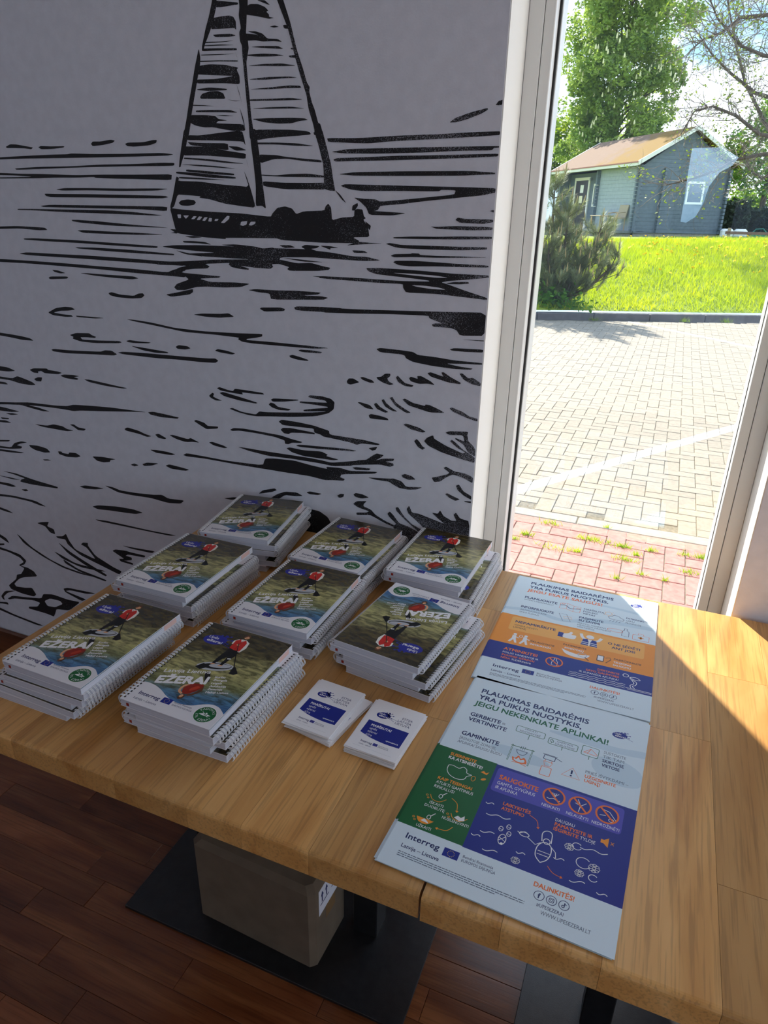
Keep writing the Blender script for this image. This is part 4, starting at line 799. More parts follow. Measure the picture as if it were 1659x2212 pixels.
PAPER = noisy('paper_edge', (214, 216, 226), (178, 181, 196), 3, 0.7, stretch=(1, 1, 900), lo=.42, hi=.6)
COVERW = mat('cover_white', (230, 230, 236), 0.28)
WIRE = mat('white_wire', (232, 234, 238), 0.3, 0.0, 0.6)
TABM = mat('index_tab_pink', (216, 180, 172), 0.6)
def wire_mesh():
    m = MB(); n = 14
    for k in range(33):
        for d in (-1.1, 1.1):
            y = (BH / 2 - 7 - k * (BH - 14) / 32 + d) / 1000; pts = []
            for i in range(n):
                a = 2 * math.pi * i / n; pts.append((-0.0853 + 0.0072 * math.cos(a) - .0008, y + 0.0006 * math.sin(a), BT / 2000 + (BT / 2000 + 0.0018) * math.sin(a)))
            m.tube(pts, 0.0007, 5, None, True)
    return m.mesh('wire_binding', True)
def book_meshes():
    d = {}
    hx, hy, t = BW / 2000, BH / 2000, BT / 1000
    m = MB(); m.box(-hx + .001, hx - .0007, -hy + .0006, hy - .0006, .0006, t - .0008); m.mats = [PAPER]; d['page_block'] = m.mesh('page_block')
    m = MB(); m.box(-hx, hx, -hy, hy, t - .0007, t); m.mats = [COVERW]; d['front_cover'] = m.mesh('front_cover')
    m = MB(); m.box(-hx, hx, -hy, hy, 0, .0005); m.mats = [COVERW]; d['back_cover'] = m.mesh('back_cover')
    m = MB(); m.box(hx - .0007, hx - .0004, hy - .045, hy - .012, .002, t - .0018); m.mats = [TABM]; d['index_tab'] = m.mesh('index_tab')
    m = MB(); m.box(-hx + .012, -hx + .017, -hy + .0003, -hy + .0006, .003, t - .005); m.mats = [C['dred']]; d['corner_tab'] = m.mesh('corner_tab')
    m = MB(); m.box(hx - .0007, hx - .00035, -hy + .001, hy - .05, t - .0022, t - .0014); m.mats = [C['teal']]; d['divider_edge'] = m.mesh('divider_edge')
    w = wire_mesh(); w.materials.append(WIRE); d['wire_binding'] = w
    d['cover_print'] = cover_print()
    return d
BM_ = book_meshes()
def make_book(label, group, loc, rz):
    t = thing('spiral_guidebook', label, 'book', loc, rz, group)
    link('page_block', BM_['page_block'], t); link('back_cover', BM_['back_cover'], t)
    fc = link('front_cover', BM_['front_cover'], t); cp = link('cover_print', BM_['cover_print'], fc); cp.location = (0, 0, BT / 1000 + .00003)
    link('index_tab', BM_['index_tab'], t); link('corner_tab', BM_['corner_tab'], t); link('divider_edge', BM_['divider_edge'], t); link('wire_binding', BM_['wire_binding'], t)
    return t
STACKS = [  # top book centre, angle, flips from the top down, drift of the lowest book, description
    (-0.836, 0.747, -1.2, '0110101', (-0.040, 0.004), 6, 'in the stack on the front corner of the table'),
    (-0.608, 0.762, -1.3, '011010', (0.004, 0.014), 5, 'in the front stack beside the small white cards'),
    (-0.862, 1.037, 0.1, '001101', (-0.012, 0.020), 6, 'in the stack just behind the front corner one'),
    (-0.866, 1.306, 8.4, '011010', (0.004, 0.0), 6, 'in the slanted stack by the mural'),
    (-0.599, 1.041, -0.1, '010110', (-0.010, 0.014), 5, 'in the middle stack, the one with stacks all round'),
    (-0.603, 1.290, -2.6, '011010', (-0.002, 0.0), 5, 'in the stack under the dark reeds of the mural'),
    (-0.386, 1.323, -1.5, '001110', (0.012, -0.004), 5, 'in the stack touching the window frame'),
    (-0.3635, 1.034, -6.6, '101010', (0.010, 0.008), 5, 'in the stack with the upside-down top cover'),
]
ORD = ['top book', 'second book down', 'third book down', 'fourth book down', 'fifth book down', 'lowest book']
rnd = random.Random(21); proto = None
for x, y, ang, flips, drift, n, desc in STACKS:
    for k in range(n):
        f = k / max(n - 1, 1); jx, jy, ja = (0, 0, 0) if k == 0 else (rnd.uniform(-.004, .004), rnd.uniform(-.004, .004), rnd.uniform(-1.6, 1.6))
        name = ORD[k] if k < n - 1 else 'lowest book'
        lab = 'spiral-bound lake guidebook, ' + name + ' ' + desc
        if k: jx += (.010 if flips[k] == '1' else -.010)
        loc = (x + drift[0] * f + jx, y + drift[1] * f + jy, TOP + 0.0004 + (n - 1 - k) * (BT / 1000 + .0004)); rz = R(ang + ja + (180 if flips[k] == '1' else 0))
        if proto is None: proto = make_book(lab, 'guidebooks ' + desc, loc, rz)
        else:
            b = dup(proto); b.location = loc; b.rotation_euler = (0, 0, rz); b['label'] = lab; b['group'] = 'guidebooks ' + desc

# ------------------------------------------------------------------ posters
PAPERB = mat('poster_paper', (218, 236, 246), 0.30)
def slant_people(): pass
def poster_env():
    s = Print(297, 420)
    s.rect(0, 0, 297, 420, 'pale', 0)
    s.ell(262, 130, 40, 26, 'pale2', 1, 12); s.poly(smooth([(150, 84), (200, 74), (250, 78), (297, 70), (297, 84), (240, 92), (180, 90), (150, 88)]), 'pale2', 1); s.ell(120, 160, 46, 12, 'pale2', 1, 3)
    s.text('PLAUKIMAS BAIDARĖMIS', 21, 43, 204, 11, 'navy', 2, .025); s.text('YRA PUIKUS NUOTYKIS,', 21, 60, 195, 11, 'navy', 2, .025); s.text('JEIGU NEKENKIATE APLINKAI!', 19.5, 78.5, 240, 11.5, 'dgreen', 2, .025)
    s.text('GERBKITE', 21.5, 106.5, 73, 8.4, 'navy', 2, .025); s.text('IR', 76, 105.5, None, 5, 'grey', 2); s.text('VERTINKITE', 22, 119, 86, 8.4, 'navy', 2, .025)
    s.text('GAMINKITE', 23, 155, 84, 8.8, 'navy', 2, .025); s.text('ĮRENGTOJE ZONOJE,', 23, 165.5, 83, 5.8, 'grey', 2); s.text('APLINKAI SAUGIU BŪDU', 23, 174.5, 94, 5.8, 'grey', 2)
    def sign(x0, y0, x1, y1, col='dgreen'):
        s.rrect(x0, y0, x1, y1, 3, col, 2); s.rrect(x0 + .9, y0 + .9, x1 - .9, y1 - .9, 2.4, 'pale', 3)
    sign(99.5, 95.5, 146.5, 110.5); s.text('PRIVATI', 123, 101.6, None, 4.2, 'grey', 4, 0, 0, 0, 'C'); s.text('NUOSAVYBĖ', 123, 108.2, None, 4.2, 'grey', 4, 0, 0, 0, 'C'); s.line([(123, 110.5), (123, 122)], .9, 'dgreen')
    sign(152.5, 100.5, 199, 115.2); s.text('GAMTINIS', 166, 106.8, None, 4, 'grey', 4); s.text('DRAUSTINIS', 164, 113, None, 4, 'grey', 4); s.line([(176, 115.2), (176, 122)], .9, 'dgreen'); s.ell(158.5, 107.5, 2.6, 4.2, 'dgreen', 4, -20); s.ell(158.5, 107.5, 1.8, 3.3, 'pale', 5, -20); s.line([(158.5, 104), (158.5, 113)], .6, 'dgreen', 6)
    sign(204.5, 94.5, 230.5, 116.5); s.line([(208, 110), (218, 99), (229, 109)], .9, 'rust', 4); s.line([(208, 110), (228, 111)], .9, 'rust', 4); s.line([(218, 99), (214, 110)], .9, 'rust', 4); s.line([(217.5, 116.5), (217.5, 124)], .9, 'dgreen')
    for x in (104.5, 136): s.line([(x, 140.5), (x, 177)], 2.2, 'dgreen', 2); s.line([(x, 141), (x, 176)], .9, 'pale', 3)
    s.line([(102, 143.5), (139, 142.5)], 1.2, 'dgreen', 4); s.ring(121, 150, 8, 9, .9, 'navy', 3, 12, 0, 180); s.line([(112, 150), (130, 150)], .9, 'navy', 3)
    for q in (-3, 0, 3): s.wave(121 + q, 147, 121 + q, 139, .8, 1, .7, 'navy', 3)
    s.poly(smooth([(112, 174), (110, 167), (115, 168), (119, 161), (123, 167), (128, 163), (133, 170), (132, 175), (122, 177), (112, 174)], 3), 'rust', 2); s.poly(smooth([(114, 173), (113, 169), (117, 170), (120, 165), (123, 170), (128, 167), (130, 172), (122, 175), (114, 173)], 3), 'pale', 3); s.line([(112, 178), (134, 174)], 1, 'rust', 3); s.line([(112, 174), (134, 179)], 1, 'rust', 3)
    s.rrect(154, 141, 172, 151, 1.5, 'navy', 2); s.rrect(155, 142, 171, 150, 1, 'pale', 3); s.line([(172, 142), (182, 146)], 1, 'navy'); s.line([(152, 140), (174, 140)], 1, 'navy')
    s.line([(156, 155), (170, 155), (167, 164), (159, 164)], .9, 'rust', 2, True); s.rrect(155, 166, 171, 185, 2, 'rust', 2); s.rrect(155.9, 166.9, 170.1, 184.1, 1.5, 'pale', 3); s.line([(158, 156), (158, 151)], .8, 'rust'); s.line([(168, 156), (168, 151)], .8, 'rust')
    s.line([(199.5, 151), (186, 171), (213, 171)], 1, 'rust', 2, True); s.line([(199.5, 156), (199.5, 164)], 2.6, 'navy'); s.ell(199.5, 167.6, 1.5, 1.5, 'navy', 2)
    s.text('SUSTOKITE', 237, 99.5, 270, 6, 'grey', 2); s.text('TIK TAM', 237, 109, None, 6, 'grey', 2); s.text('SKIRTOSE', 237.3, 118.7, 269, 6.2, 'navy', 2, .025); s.text('VIETOSE', 238, 128.3, 264, 6.2, 'navy', 2, .025)
    s.text('PRIEŠ IŠVYKDAMI –', 218, 152.5, 280, 5.8, 'grey', 2); s.text('UŽGESINKITE', 218.7, 162, 263, 5.8, 'rust', 2, .025); s.text('UGNĮ!', 219.4, 170.7, None, 5.8, 'rust', 2, .025)
    s.splash(256, 47, .78, 2)
    s.rect(0, 192, 93.7, 352.6, 'green', 1); s.rect(93.7, 192.8, 297, 353.6, 'blue', 1)
    s.rrect(98, 197.5, 281, 245, 5, 'mid', 2)
    s.text('SAUGOKITE', 104.4, 219.5, 162, 8.6, 'rust', 3, .03); s.text('GAMTĄ, GYVŪNUS', 104, 230, 160, 6, 'white', 3); s.text('IR APLINKĄ', 104, 239, 137, 6, 'white', 3)
    for cx, wd, xa, xb in ((185.3, 'NESKINTI', 172.3, 197.4), (222.2, 'NELAUŽYTI', 206.9, 236.9), (259.6, 'NEDROŽINĖTI', 241.7, 278.3)): s.nosign(cx, 217.8, 16.2, 4); s.text(wd, xa, 241, xb, 5.2, 'white', 3)
    for q in (-6, -3, 0, 3, 6): s.line([(185.3, 219), (185.3 + q, 211)], .9, 'white', 5)
    s.wave(176, 223, 195, 223, 1.2, 1.5, .9, 'white', 5); s.line([(222, 230), (223, 218), (218, 208)], 1, 'white', 5); s.line([(223, 219), (230, 211)], 1, 'white', 5); s.line([(223, 218), (215, 216)], .9, 'white', 5)
    s.line([(250, 210), (262, 212), (272, 224)], 1, 'white', 5); s.ring(266, 226, 3.4, 3, .9, 'white', 5, 12); s.line([(250, 222), (258, 220)], .9, 'white', 5)
    s.text('SUSIRINKITE', 22.8, 205, 63.5, 5.8, 'orange', 3, .025); s.text('KĄ ATSINEŠĖTE!', 22.6, 213.2, 76, 5.8, 'white', 3, .025)
    s.line(smooth([(28, 226), (34, 224), (44, 226), (50, 221), (56, 224), (58, 230), (66, 231), (60, 236), (58, 243), (48, 247), (36, 244), (29, 236), (28, 226)], 3), 1, 'white', 3)
    s.poly([(76, 219), (80, 215), (84, 218), (88, 214), (86, 221)], 'orange', 3); s.ell(84, 231, 4, 2.2, 'orange', 3, -35); s.ring(70, 236, 3, 5, .9, 'orange', 3, 12)
    s.text('KAIP TEISINGAI', 22.3, 258.5, 74.5, 5.6, 'orange', 3, .025); s.text('ATLIKTI GAMTINIUS', 22.6, 266.8, 79, 5.4, 'white', 3); s.text('REIKALUS?', 23, 275.2, 54, 5.4, 'white', 3)
    def spade(x, y): s.line([(x + 5, y - 6), (x, y + 1)], 1.1, 'white', 3); s.ring(x - 1.5, y + 3.5, 2.6, 3.6, .9, 'white', 3, 12)
    def pit(x, y, fill=False):
        if fill: s.poly(smooth([(x - 12, y), (x - 7, y + 7), (x + 4, y + 8), (x + 12, y)], 3), 'orange', 3)
        s.line(smooth([(x - 12, y), (x - 7, y + 7), (x + 4, y + 8), (x + 12, y)], 3), .9, 'orange', 3); s.ring(x - 16, y + 3, 1.6, 1.4, .7, 'orange', 3, 8); s.ring(x - 13, y + 7, 1.4, 1.2, .7, 'orange', 3, 8)
    spade(40, 284); pit(36, 290); s.text('IŠKASTI', 38, 305.6, None, 4.6, 'white', 3, 0, 0, 0, 'C'); s.text('DUOBUTĘ', 38, 312.6, None, 4.6, 'white', 3, 0, 0, 0, 'C'); s.arrow(smooth([(54, 284), (64, 290), (68, 302)], 4), .9, 'orange', 3)
    pit(74, 309); s.poly([(68, 314), (72, 309), (77, 311), (81, 306), (83, 314), (76, 317)], 'white', 4); s.text('NUSILENGVINTI', 53, 322.8, 91, 4.8, 'white', 3)
    spade(38, 325); pit(33, 333, True); s.poly([(28, 338), (32, 333), (37, 336), (40, 339)], 'white', 4); s.text('UŽKASTI', 25.5, 349, 46.5, 4.8, 'white', 3); s.arrow(smooth([(72, 330), (66, 339), (54, 341)], 4), .9, 'orange', 3)
    s.text('LAIKYKITĖS', 123, 263.5, 162, 5.6, 'rust', 3, .025); s.text('ATSTUMO', 123, 272.4, 155, 5.6, 'rust', 3, .025); s.arrow(smooth([(162, 265), (173, 270), (177, 280)], 4), .9, 'rust', 3)
    s.text('DAUGIAU', 196, 259.3, 222, 5.4, 'white', 3); s.text('PAMATYSITE IR', 196.6, 267.2, 247, 5.6, 'rust', 3, .025); s.text('IŠGIRSITE', 196.6, 275.2, 230, 5.6, 'rust', 3, .025); s.text('TYLOJE', 232, 275, 252, 5.4, 'white', 3)
    s.poly([(258, 262), (262, 262), (268, 257), (268, 273), (262, 268), (258, 268)], 'orange', 3); s.line([(271, 262), (275, 267)], .8, 'orange', 3); s.line([(275, 262), (271, 267)], .8, 'orange', 3)
    for a in ((99.9, 269.2, 111.6, 268.7), (106, 287.8, 139.3, 283.8), (107.2, 319, 126.4, 316), (97.8, 328.4, 110.4, 328.5), (153.4, 298, 166.4, 296.4), (118.5, 345.3, 138.2, 342.2), (159.9, 330.2, 171.9, 330.2), (206.3, 317.8, 220, 316.9), (234.9, 287.5, 269.8, 283.9), (231.1, 342.4, 250.2, 338.5), (265, 344.6, 278.2, 344.7)): s.wave(*a, 1.6, 1.0 if a[2] - a[0] < 20 else 1.6, 1.1, 'white', 3)
    for x, y in ((132, 304), (141, 297), (144, 308)): s.ring(x, y, 2.8, 4, .9, 'white', 3, 12); s.line([(x - 2, y), (x + 2, y + 1)], .7, 'white', 3)
    s.ring(138, 320, 5, 8.5, 1, 'white', 3, 16); s.line([(134, 318), (142, 322)], .8, 'white', 3); s.line([(134, 323), (141, 315)], .8, 'white', 3); s.ell(139, 327, 2, 2, 'white', 3)
    # kayak seen from above with a paddler
    s.line(smooth([(192, 333), (184, 325), (183, 312), (187, 303), (193, 300), (200, 304), (202, 315), (199, 326), (192, 333)], 4), 1.2, 'white', 3); s.line([(185, 316), (201, 316)], .9, 'white', 3); s.line([(185, 321), (200, 321)], .9, 'white', 3)
    s.line(smooth([(187, 300), (185, 287), (190, 281), (197, 283), (199, 299)], 4), 1.2, 'white', 3); s.ring(193, 298, 4.4, 4.4, 1.1, 'white', 3, 16); s.line([(186, 303), (180, 309), (168, 302)], 1, 'white', 3); s.ring(163, 299.5, 6.5, 3.4, 1.1, 'white', 3, 16); s.line([(200, 304), (207, 310), (209, 318)], 1, 'white', 3)
    s.arrow(smooth([(202, 334), (210, 341), (220, 343)], 4), .9, 'rust', 3)
    def lily(cx, cy, r, n=8):
        for k in range(n): a = k * 2 * math.pi / n; s.ring(cx + r * .6 * math.cos(a), cy + r * .6 * math.sin(a), r * .38, r * .26, .7, 'white', 4, 8)
        s.ring(cx, cy, r * .25, r * .25, .7, 'white', 4, 8)
    lily(222, 293, 6.5); lily(162.5, 343.6, 6); lily(257, 312, 7.5); lily(241, 327, 6)
    for x, y, r in ((231, 288, 6), (243, 310, 9), (258, 327, 5.6)): s.ring(x, y, r, r * .9, 1, 'white', 3, 18, 20, 320)
    foot(s, 'dal_env', 20.5, 372.5, 387.5, 73.6, 363.8, 192.5, 368.8); return s.build('poster_print')
def foot(s, k, x, yi, yl, fx, fy, dx, dy):
    s.text('Interreg', x, yi, x + 47, 8.6, 'navy', 2, .02); s.text('Latvija – Lietuva', x, yl, x + 52.5, 5.6, 'navy', 2, .012)
    s.flag(fx, fy, fx + 21, fy + 13, 2); s.text('Bendrai finansuoja', fx + 26, fy + 5, fx + 66.5, 4.3, 'navy', 2); s.text('EUROPOS SĄJUNGA', fx + 26, fy + 11.4, fx + 71, 4.3, 'navy', 2)
    s.fine(x, yl + 6.5, x + 167, 3, 3.0, 4)
    s.text('DALINKITĖS!', dx, dy, dx + 49.5, 6.6, 'rust', 2, .025)
    yy = dy + 10.4
    for i, cx in enumerate((dx + 9.4, dx + 24.7, dx + 39.8)):
        s.ring(cx, yy, 6.2, 6.2, .8, 'navy', 2, 24)
        if i == 0: s.text('f', cx, yy + 3.4, None, 6.4, 'navy', 3, .04, 0, 0, 'C')
        if i == 1: s.rrect(cx - 3.2, yy - 3.2, cx + 3.2, yy + 3.2, 1.4, 'navy', 3); s.rrect(cx - 2.4, yy - 2.4, cx + 2.4, yy + 2.4, .9, 'pale', 4); s.ring(cx, yy, 1.4, 1.4, .6, 'navy', 5, 12); s.ell(cx + 1.6, yy - 1.6, .45, .45, 'navy', 5, 0, 8)
        if i == 2: s.line([(cx + .5, yy - 3.4), (cx + .5, yy + 1.6)], 1.1, 'navy', 3); s.ring(cx - .9, yy + 1.7, 1.6, 1.6, .9, 'navy', 3, 12); s.line([(cx + .5, yy - 3.2), (cx + 1.2, yy - 1.8), (cx + 2.8, yy - 1.2)], 1.0, 'navy', 3)
    s.text('#UPESEZERAI', dx + 9.2, dy + 25, dx + 41.5, 4.8, 'navy', 2); s.text('WWW.UPESEZERAI.LT', dx + 15.8, dy + 33.6, dx + 75, 5.2, 'grey', 2)
def poster_safe():
    s = Print(297, 420)
    s.rect(0, 0, 297, 420, 'pale', 0); s.poly(smooth([(0, 150), (60, 140), (120, 152), (190, 120), (297, 112), (297, 124), (200, 134), (120, 164), (60, 152), (0, 160)]), 'pale2', 1); s.poly(smooth([(120, 62), (200, 58), (297, 66), (297, 74), (200, 66), (120, 68)]), 'pale2', 1)
    s.text('PLAUKIMAS BAIDARĖMIS', 31.5, 30, 207, 11, 'navy', 2, .025); s.text('YRA PUIKUS NUOTYKIS,', 31.5, 48.5, 198, 11, 'navy', 2, .025); s.text('JEIGU ESATE SAUGŪS!', 29.5, 65.5, 187, 11, 'rust', 2, .025)
    s.text('PLANUOKITE', 30.3, 98, 98.5, 8.6, 'navy', 2, .025); s.text('WWW.UPESEZERAI.LT', 30.3, 107, 93, 5.4, 'grey', 2); s.text('INFORMUOKITE', 30.3, 141, 97.5, 8.6, 'navy', 2, .025); s.text('ARTIMUOSIUS APIE', 30.6, 152.5, 85, 5.6, 'grey', 2); s.text('SAVO PLANUS', 31, 162.5, 71, 5.6, 'grey', 2)
    s.line([(105, 87), (119, 84), (133, 90), (147, 89), (147, 113), (133, 114), (119, 108), (105, 110)], .9, 'rust', 2, True); s.line([(119, 84), (119, 108)], .6, 'rust'); s.line([(133, 90), (133, 114)], .6, 'rust'); s.line(smooth([(105, 96), (116, 94), (126, 103), (136, 101), (147, 98)], 4), 1.8, 'navy', 3); s.ring(111, 88, 3, 3, 1, 'rust', 3, 12); s.ring(142, 97, 2.6, 2.6, .9, 'rust', 3, 12)
    s.line([(108, 132), (123, 131), (134, 158), (119, 160)], .9, 'navy', 2, True); s.line([(118, 141), (133, 139), (136, 147), (121, 149)], .9, 'gold', 3, True)
    for i, wd in enumerate(('MARŠRUTĄ,', 'POILSIO', 'VIETAS')): s.text(wd, 153.4, 95.5 + i * 9.8, None, 5.8, 'navy', 2, .012)
    s.text('PASIIMKITE', 148.7, 134.5, 196, 7.6, 'navy', 2, .025); s.text('SU SAVIMI', 149, 146, 190, 7.6, 'navy', 2, .025)
    for i, wd in enumerate(('MAISTO, VANDENS,', 'PIRMOSIOS PAGALBOS', 'VAISTINĖLĘ')): s.text(wd, 148.6, 156.5 + i * 7.6, None, 4.6, 'grey', 2)
    s.ring(203, 91, 7, 7, .9, 'gold', 2, 18)
    for k in range(8): a = k * math.pi / 4; s.line([(203 + 10 * math.cos(a), 91 + 10 * math.sin(a)), (203 + 13 * math.cos(a), 91 + 13 * math.sin(a))], .8, 'gold', 2)
    s.line(smooth([(207, 110), (204, 103), (210, 99), (215, 93), (224, 95), (228, 100), (234, 103), (232, 110), (220, 111), (207, 110)], 4), 1, 'navy', 3)
    for q in (210, 216, 222, 228): s.line([(q, 114), (q - 3, 121)], .8, 'navy', 3)
    s.text('PATIKRINKITE', 238, 97, 280, 5.8, 'navy', 2, .012); s.text('ORŲ', 238, 107, None, 5.8, 'grey', 2); s.text('PROGNOZĘ', 238, 116.5, 268, 5.8, 'grey', 2)
    s.line(smooth([(206, 156), (208, 150), (222, 147), (234, 149), (233, 157), (220, 159), (206, 156)], 4), .9, 'rust', 2); s.line([(234, 168), (234, 150), (238, 145), (238, 138), (243, 138), (243, 145), (247, 150), (247, 168)], 1, 'navy', 3, True); s.rrect(254, 152, 285, 172, 2, 'rust', 2); s.rrect(254.8, 152.8, 284.2, 171.2, 1.6, 'pale', 3); s.rrect(264, 146, 275, 152, 1.5, 'rust', 2); s.rrect(264.8, 146.8, 274.2, 152.4, 1, 'pale', 3); s.rect(267.8, 157, 271.2, 167, 'orange', 4); s.rect(264.5, 160.3, 274.5, 163.7, 'orange', 4)
    s.splash(256, 33, .78, 2)
    s.rect(0, 177.6, 297, 289, 'orange', 1); s.rect(0, 289, 297, 349, 'blue', 1); s.rrect(23, 183.5, 278.5, 236.5, 5, 'gold', 2)
    s.text('NEPAMIRŠKITE', 32, 206, 111.5, 8.2, 'navy', 3, .03); s.text('VISADA DĖVĖTI', 32, 218.5, 78, 5.4, 'brown', 3); s.text('LIEMENĘ', 32, 227.5, 57, 5.4, 'brown', 3)
    s.poly([(118, 205), (128, 205), (128, 222), (118, 222)], 'blue', 3); s.poly(smooth([(128, 207), (136, 203), (141, 196), (145, 199), (143, 206), (152, 207), (151, 219), (144, 222), (128, 221), (128, 207)], 3), 'white', 3)
    s.ell(178, 200, 7.5, 7, 'white', 3); s.line(smooth([(160, 193), (164, 206), (172, 213)], 3), 6, 'white', 3); s.line(smooth([(199, 196), (194, 208), (185, 213)], 3), 6, 'white', 3); s.poly([(168, 210), (189, 210), (192, 232), (165, 232)], 'white', 3); s.poly([(166, 211), (174, 209), (177, 219), (177, 233), (163, 233)], 'blue', 4); s.poly([(191, 211), (183, 209), (180, 219), (180, 233), (194, 233)], 'blue', 4); s.line([(163.5, 222), (193.5, 222)], 1.8, 'white', 5); s.line([(163.5, 228), (193.5, 228)], 1.8, 'white', 5)
    s.text('O NE SĖDĖTI', 212, 210.3, 270, 7.4, 'navy', 3, .025); s.text('ANT JOS!', 219.8, 223, 262, 7.4, 'navy', 3, .025)
    for x in (41, 62): s.ell(x, 250, 3.4, 3.6, 'white', 3); s.poly([(x - 4, 254), (x + 3, 254), (x + 4, 266), (x + 8, 280), (x + 4, 281), (x, 270), (x - 5, 281), (x - 9, 280), (x - 4, 266)], 'white', 3); s.line([(x - 3, 257), (x + 9, 262)], 2.4, 'white', 3)
    s.ring(53, 254, 3, 4.5, 1.2, 'white', 4, 12)
    s.text('IŠKLAUSYKITE', 72, 265, 118, 5.6, 'brown', 3, .018); s.text('INSTRUKTAŽĄ', 74, 275.5, 114, 5.6, 'white', 3, .018)
    s.text('PATIKRINKITE', 133, 249.5, 176, 5.6, 'brown', 3, .018); s.text('INVENTORIŲ', 137, 260, 172, 5.6, 'white', 3, .018); s.poly(smooth([(132, 262), (146, 268), (166, 271), (184, 266), (176, 280), (156, 282), (140, 276), (132, 262)], 4), 'white', 3); s.ring(171, 270, 8, 6.5, 1.4, 'steel', 4, 20); s.line([(176, 275), (184, 284)], 1.8, 'brown', 4)
    s.rrect(197, 256, 210, 277, 2, 'brown', 3); s.rrect(198.6, 258, 208.4, 274, 1, 'white', 4); s.line([(212, 262), (220, 258), (222, 264), (214, 278)], 1.6, 'brown', 3)
    s.text('PASIRŪPINKITE', 227, 261, 275, 5.6, 'brown', 3, .018); s.text('TELEFONO', 227, 271.5, 258, 5.6, 'white', 3, .018); s.text('SAUGUMU', 227, 281.3, 258, 5.6, 'white', 3, .018)
    s.text('ATMINKITE!', 31, 312, 94, 8.6, 'rust', 3, .03); s.text('POILSIS VANDENYJE IR', 31.4, 322.7, 98, 5.4, 'white', 3); s.text('SVAIGIEJI GĖRIMAI', 31.4, 332, 92, 5.6, 'rust', 3, .02); s.text('NĖRA', 32, 341.5, 49, 5.6, 'rust', 3, .02); s.text('SUDERINAMI', 52, 341.5, 87, 5.4, 'white', 3)
    s.nosign(126, 314.5, 16, 4); s.line([(122, 325), (122, 313), (125, 308), (125, 302), (129, 302), (129, 308), (132, 313), (132, 325)], 1, 'white', 5, True)
    s.text('ĮVERTINKITE', 240, 307, 202, 5.6, 'rust', 3, .02) if False else s.text('ĮVERTINKITE', 202, 307.5, 240, 5.6, 'rust', 3, .02)
    s.text('SAVO GALIMYBES', 183, 317, 240, 5.6, 'rust', 3, .02); s.text('IR SUPANČIĄ APLINKĄ!', 172, 326.3, 240, 5.4, 'white', 3)
    for k in range(3): s.wave(155, 332 + k * 5.5, 252, 332 + k * 5.5, 1.4, 6, 1.1, 'white', 3)
    s.ring(251, 303, 4.8, 5, 1.3, 'white', 3, 16); s.line(smooth([(258, 306), (268, 303), (276, 309), (266, 311), (258, 306)], 4), 1.3, 'white', 3); s.line(smooth([(262, 312), (270, 318), (269, 327), (264, 332), (268, 338)], 4), 1.3, 'white', 3); s.line(smooth([(258, 308), (266, 322), (260, 331), (262, 338)], 4), 1.3, 'white', 3); s.line([(253, 340), (296, 340)], 1.3, 'white', 3); s.line([(256, 343.5), (296, 343.5)], 1.0, 'white', 3)
    foot(s, 'safe', 25, 374.5, 388.5, 77, 360, 195.5, 367.5); return s.build('poster_print')
PORD = ['second sheet', 'third sheet', 'lowest sheet']
def poster_stack(pm, cx, cy, rz, n, sx, sy, desc, group, sub):
    sheet = MB(); sheet.box(-.1485, .1485, -.21, .21, 0, .0003); sheet.mats = [PAPERB]; me = sheet.mesh('sheet'); rnd = random.Random(int(cx * 1e4)); first = None
    for k in range(n):
        top = k == n - 1; dx, dy, da = (0, 0, 0) if top else (rnd.uniform(-.005, .003), rnd.uniform(-.002, .005), rnd.uniform(-.5, .5))
        lab = desc if top else sub % PORD[n - 2 - k]
        if first is None:
            t = thing('poster', lab, 'poster', group=group); link('sheet', me, t); p = link('poster_print', pm, t); p.location = (0, 0, .00033); t.scale = (sx, sy, 1); first = t
        else: t = dup(first); t['label'] = lab
        t.location = (cx + dx, cy + dy, TOP + .0003 + k * .0010); t.rotation_euler = (0, 0, rz + R(da))
poster_stack(poster_env(), -0.0748, 0.7920, R(-2.6), 4, 1.006, 1.026, 'poster with green and blue panels about not harming nature, top of its pile', 'posters about not harming nature', '%s of the pile under the green and blue poster')
poster_stack(poster_safe(), -0.0696, 1.2150, R(0.2), 4, 1.026, 0.985, 'poster with orange and blue bands about safe paddling, top of its pile', 'posters about safe paddling', '%s of the pile under the orange and blue poster')

# ------------------------------------------------------------------ small cards
def card_print():
    s = Print(85, 120); s.splash(26.5, 33, .78, 1)
    s.line([(37, 34), (54, 37)], .5, 'blue', 2)
    s.text('ESTIJA', 73, 29, None, 4.8, 'navy', 1, 0, 0, 0, 'R'); s.text('LATVIJA', 73.5, 36.5, None, 4.8, 'navy', 1, 0, 0, 0, 'R'); s.text('LIETUVA', 73.7, 43.5, None, 4.8, 'navy', 1, 0, 0, 0, 'R')
    s.poly([(8, 52.5), (78, 52.5), (78, 90.5)] + smooth([(78, 90.5), (55, 91.5), (30, 89), (8, 83)], 4), 'blue', 1)
    s.text('MARŠRUTAI', 17, 64, 51.5, 5, 'white', 2, .025)
    for i, wd in enumerate(('upės', 'ežerai', 'jūra')): s.text(wd, 17.8, 71.3 + i * 7.3, None, 4.8, 'white', 2, 0, .16)
    s.text('upesezerai.lt', 53, 85.5, 73.5, 2.9, 'white', 2, .02)
    s.text('Interreg', 18, 102, 37, 4.4, 'navy', 1, .012); s.text('Latvija – Lietuva', 18, 107.5, 38, 2.4, 'navy', 1); s.flag(38.6, 97, 46, 102.5, 1); s.text('Bendrai finansuoja', 48, 99.6, 64, 1.9, 'navy', 1); s.text('EUROPOS SĄJUNGA', 48, 102.6, 65, 1.9, 'navy', 1); s.line([(10, 112), (75, 112)], .25, 'steel', 1)
    return s.build('card_print')
